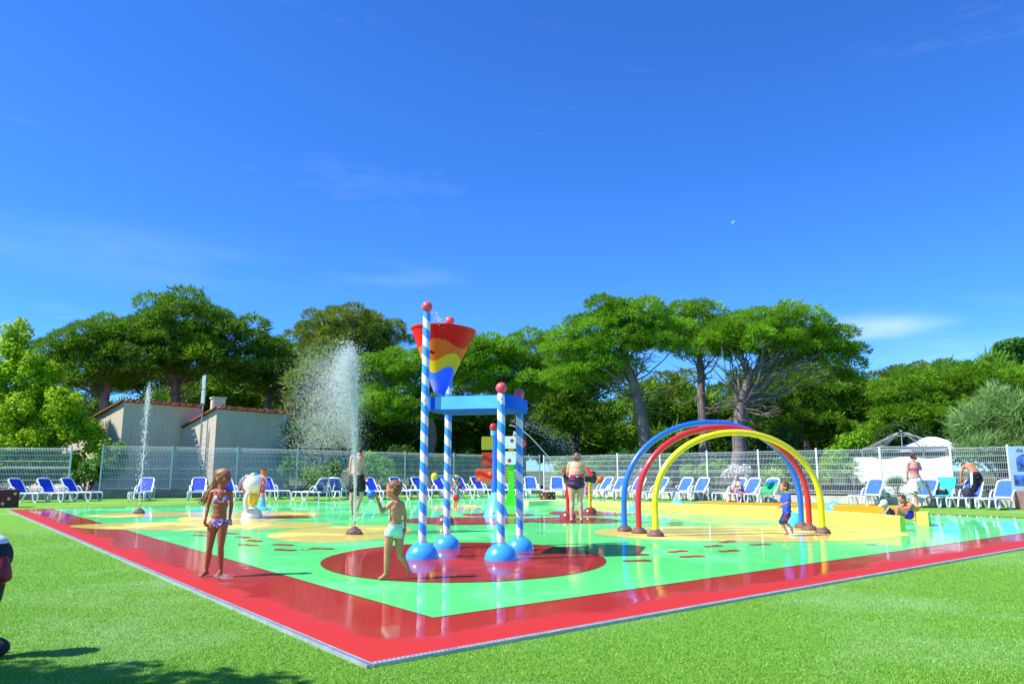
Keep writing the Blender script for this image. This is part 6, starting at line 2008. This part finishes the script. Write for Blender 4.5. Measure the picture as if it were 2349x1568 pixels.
J = dict(pel=(800, 1090, .02), wa=(770, 980, .02), ch=(720, 860, .0), nk=(660, 760, 0), hd=(560, 640, 0), shL=(690, 800, -.09), elL=(560, 900, -.12), wrL=(420, 1000, -.1), shR=(690, 790, .09), elR=(560, 920, .1), wrR=(440, 1010, .08),
         hipL=(800, 1110, -.04), knL=(720, 1180, -.06), anL=(800, 1250, -.06), hipR=(800, 1110, .06), knR=(720, 1180, .08), anR=(800, 1250, .08))
ck.body(J, .2, FAIR, yaw=-80, hyaw=-80, hpitch=15, girth=1.15)
ck.wear('swim_suit', M('navy_suit', lin('1c2070'), .6), lambda x, y, d: 790 < y < 1150 and 640 < x < 900, .008)
ck.hair(H_BLOND, vol=.9)
cpm = MB()
cpm.ball((0, 0, 0), 1, 24, 14, M=frame_m(ck.hd + ck.hu * .035 - ck.hf * .01, ck.hu, ck.hr, (.082, .095, .085)))
cpm.ball((0, 0, 0), 1, 20, 10, M=frame_m(ck.hd + ck.hu * .02 + ck.hf * .085, ck.hu + ck.hf * .4, ck.hr, (.07, .075, .012)))
cpm.build('cap', M('white_cotton_cap', (.78, .78, .80), .8, .04), ck.t)

# child in pink by the loungers
pc = Person('little child in pink standing behind the yellow posted cannon', (1500, 1400), .3189, (1660, 1038), H=.8, voxel=.010)
J = dict(pel=(1662, 950, 0), nk=(1660, 885, 0), hd=(1662, 855, 0), shL=(1645, 895, 0), elL=(1640, 925, .0), wrL=(1645, 950, .05), shR=(1678, 895, 0), elR=(1686, 925, .02), wrR=(1684, 950, .05),
         hipL=(1652, 955, 0), knL=(1650, 995, 0), anL=(1648, 1030, .02), toL=(1645, 1036, -.06), hipR=(1672, 955, 0), knR=(1672, 995, 0), anR=(1670, 1030, .02), toR=(1672, 1036, -.06))
pc.body(J, .19, FAIR, yaw=20, hyaw=10, girth=1.1)
pc.wear('dress', M('pink_dress', lin('e86ac0'), .7, .15), lambda x, y, d: 890 < y < 975 and 1640 < x < 1686, .02)
pc.hair(H_BLOND, vol=1.05)
# ------------------------------------------------------------------ water in the air
def drop_mat(name, a):
    t = NT(name)
    p = t.b
    t.set('Base Color', (.86, .92, .93)); t.set('Roughness', .15); t.set('Specular IOR Level', .8)
    tr = t.new('ShaderNodeBsdfTranslucent'); tr.inputs[0].default_value = (.85, .92, .94, 1)
    mx = t.new('ShaderNodeMixShader'); mx.inputs[0].default_value = .45
    t.link(t.b.outputs[0], mx.inputs[1]); t.link(tr.outputs[0], mx.inputs[2])
    tp = t.new('ShaderNodeBsdfTransparent'); m2 = t.new('ShaderNodeMixShader'); m2.inputs[0].default_value = a
    t.link(tp.outputs[0], m2.inputs[1]); t.link(mx.outputs[0], m2.inputs[2]); t.link(m2.outputs[0], t.out.inputs[0])
    return t.m
DROP = drop_mat('water_drops', .6); MIST = drop_mat('fine_mist_drops', .38)
OCT_V = np.array([[1, 0, 0], [-1, 0, 0], [0, 1, 0], [0, -1, 0], [0, 0, 1], [0, 0, -1]], np.float32)
OCT_F = np.array([[0, 2, 4], [2, 1, 4], [1, 3, 4], [3, 0, 4], [2, 0, 5], [1, 2, 5], [3, 1, 5], [0, 3, 5]])
TET_V = np.array([[1, 0, -.6], [-.5, .87, -.6], [-.5, -.87, -.6], [0, 0, 1.1]], np.float32); TET_F = np.array([[0, 1, 3], [1, 2, 3], [2, 0, 3], [0, 2, 1]])
def drops(name, P, Rr, stretch, mat, label, OCT_V=OCT_V, OCT_F=OCT_F):
    P = np.asarray(P, np.float32); n = len(P)
    s = np.stack([Rr, Rr, Rr * stretch], 1)
    V = (OCT_V[None] * s[:, None, :] + P[:, None, :]).reshape(-1, 3)
    F = (OCT_F[None] + (np.arange(n) * len(OCT_V))[:, None, None]).reshape(-1, 3)
    o = mesh_np(name, V, F, mat, None, None, True)
    return tag(o, label, 'water', kind='stuff')
rg = np.random.default_rng(11)
def ballistic(n, p0, vz, svz, vx, svx, vy, svy, wind, drag, tmax, tpow=1.0, zmin=.05):
    t = rg.random(n) ** tpow * tmax
    v_z = vz + rg.normal(size=n) * svz; v_x = vx + rg.normal(size=n) * svx; v_y = vy + rg.normal(size=n) * svy
    w = wind * rg.uniform(.3, 1.6, n)
    x = p0[0] + v_x * t + .5 * w * t * t; y = p0[1] + v_y * t + rg.normal(size=n) * .01
    z_ = p0[2] + v_z * t - .5 * 9.81 * drag * t * t
    k = z_ > zmin
    return np.stack([x, y, z_], 1)[k]
gc = (GEY_C.x, GEY_C.y, .22)
core = ballistic(9500, gc, 8.0, .5, -.15, .10, 0, .10, -.45, 1.0, 1.05, .75)
core = core[core[:, 2] < 3.7 + .14 * rg.normal(size=len(core))]
drops('water_spray', core, rg.uniform(.004, .010, len(core)), 1.9, DROP, 'tall white column of the water geyser left of the tipping bucket')
fall = ballistic(60000, gc, 7.4, .9, -.22, .30, 0, .34, -1.0, 1.0, 1.5, .55)
fall = fall[fall[:, 0] > GEY_C.x - 1.25 + .25 * rg.normal(size=len(fall))]
fall = fall[(fall[:, 2] > .9) & (rg.random(len(fall)) < .35 + .65 * (fall[:, 2] > 1.7))]
fall = fall[fall[:, 2] < 3.6 + .2 * rg.normal(size=len(fall))]
drops('water_spray', fall, rg.uniform(.003, .0078, len(fall)), 1.3, MIST, 'fine drifting mist falling left of the tall geyser', TET_V, TET_F)
lc = (GEY_L.x, GEY_L.y, .24)
ljet = ballistic(1500, lc, 8.0, .22, .0, .05, 0, .05, -.02, 1.0, 1.6, .9)
drops('water_spray', ljet, rg.uniform(.004, .012, len(ljet)), 1.8, DROP, 'thin water jet over the left rock with falling drops')
def jet_tube(name, p0, h, r0, r1, label, lean=-.05):
    mb = MB(); rr = random.Random(int(h * 100))
    n = 26
    pts = []; rad = []
    for i in range(n):
        s = i / (n - 1)
        pts.append(Vector((p0.x + lean * s * s + rr.uniform(-1, 1) * .008 * s, p0.y, .2 + h * s)))
        rad.append((r0 + (r1 - r0) * s) * rr.uniform(.75, 1.25))
    mb.tube(pts, rad, 8)
    o = mb.build(name, MIST, None)
    return tag(o, label, 'water', kind='stuff')
jet_tube('water_jet', GEY_C, 1.9, .018, .05, 'solid lower stream of the tall geyser above its rock')
jet_tube('water_jet', GEY_L, 1.6, .011, .013, 'solid lower stream of the thin left jet above its rock', 0)
# cannon stream, arcing up left from the red cannon
tipw = Vector((c1.x - .17, c1.y, 1.275))
stream = [tipw.lerp(Vector((c1.x - 1.5, c1.y + .6, 2.45)), s) + Vector((0, 0, .28 * math.sin(math.pi * s) * s)) for s in np.linspace(0, 1, 18)]
tag(MB().tube(stream, [.008 + .006 * i / 17 for i in range(18)], 6).build('water_jet', MIST), 'thin straight water stream shot up left by the red cannon', 'water', kind='stuff')
e_ = stream[-1]
sp2 = []
for i in range(480):
    s = rg.random() ** .8
    sp2.append((e_.x + 1.75 * s + rg.normal() * .05 * (1 + s * 2), e_.y + rg.normal() * .1, e_.z + .12 - .75 * s ** 1.5 + rg.normal() * .09 * (.5 + s)))
drops('water_spray', sp2, rg.uniform(.004, .009, len(sp2)), 1.2, MIST, 'spray of falling drops behind the right rear spiral pole')
# arcs around the ball headed figure
arcs = []
for a in range(26):
    an = 2 * math.pi * a / 26
    for i in range(60):
        s = rg.random()
        rr_ = .1 + .48 * s
        arcs.append((fg.x + math.cos(an) * rr_ + rg.normal() * .006, fg.y + math.sin(an) * rr_ + rg.normal() * .006, 1.08 + .42 * s - 1.25 * s * s + rg.normal() * .012))
for i in range(500):
    an = rg.random() * 6.283; rr_ = .55 + rg.normal() * .05
    arcs.append((fg.x + math.cos(an) * rr_, fg.y + math.sin(an) * rr_, rg.random() * .3 + .03))
drops('water_spray', arcs, rg.uniform(.004, .009, len(arcs)), 1.2, DROP, 'ring of fine water arcs around the ball headed figure')
# water falling into the bucket
wp = TA + Vector((.05, .05, zA - .05))
bs = [(wp.x + .03 + .22 * s + rg.normal() * .025, wp.y + .3 * s + rg.normal() * .03, wp.z + .05 - .4 * s * s + rg.normal() * .03) for s in rg.random(130)]
drops('water_spray', bs, rg.uniform(.004, .010, len(bs)), 1.3, DROP, 'splash of water pouring into the tipping bucket')
# weak sprays inside the arches
asp = []
for (f0_, f1_, zt_) in ((b0, b1, 2.0), (r0_, r1_, 2.0), (y0_, y1_, 1.95)):
    for q, dx in ((.3, .35), (.42, .12), (.58, -.12), (.7, -.35)):
        p = f0_.lerp(f1_, q)
        zz = .55 + 1.45 * math.sin(math.pi * (1 - math.acos(max(-1, min(1, 2 * q - 1))) / math.pi)) ** .9
        for i in range(60):
            s = rg.random()
            asp.append((p.x + dx * s + rg.normal() * .02 * s, p.y + rg.normal() * .03, zz - .1 - s * .9))
drops('water_spray', asp, rg.uniform(.0025, .005, len(asp)), 2.0, MIST, 'thin sprays inside the rainbow arches')
# small jets near the toddler and splash at the girl's foot
tj = gp(1062, 1160); sm2 = []
for c in (gp(1012, 1160), gp(1048, 1158), gp(1072, 1157), gp(1100, 1158)):
    for i in range(110):
        s = rg.random()
        sm2.append((c.x + .55 * (s - .2) + rg.normal() * .012, c.y + rg.normal() * .02, .05 + 2.6 * s * (1 - s) * .9))
drops('water_spray', sm2, rg.uniform(.004, .009, len(sm2)), 1.2, MIST, 'low arcing ground jets around the toddler')
fp0 = gp(512, 1332); spl = [(fp0.x + rg.normal() * .05, fp0.y + rg.normal() * .05, .03 + abs(rg.normal()) * .025) for _ in range(220)]
drops('water_spray', spl, rg.uniform(.0015, .005, len(spl)), 1.0, MIST, 'small splash at the foot of the girl on the red border')
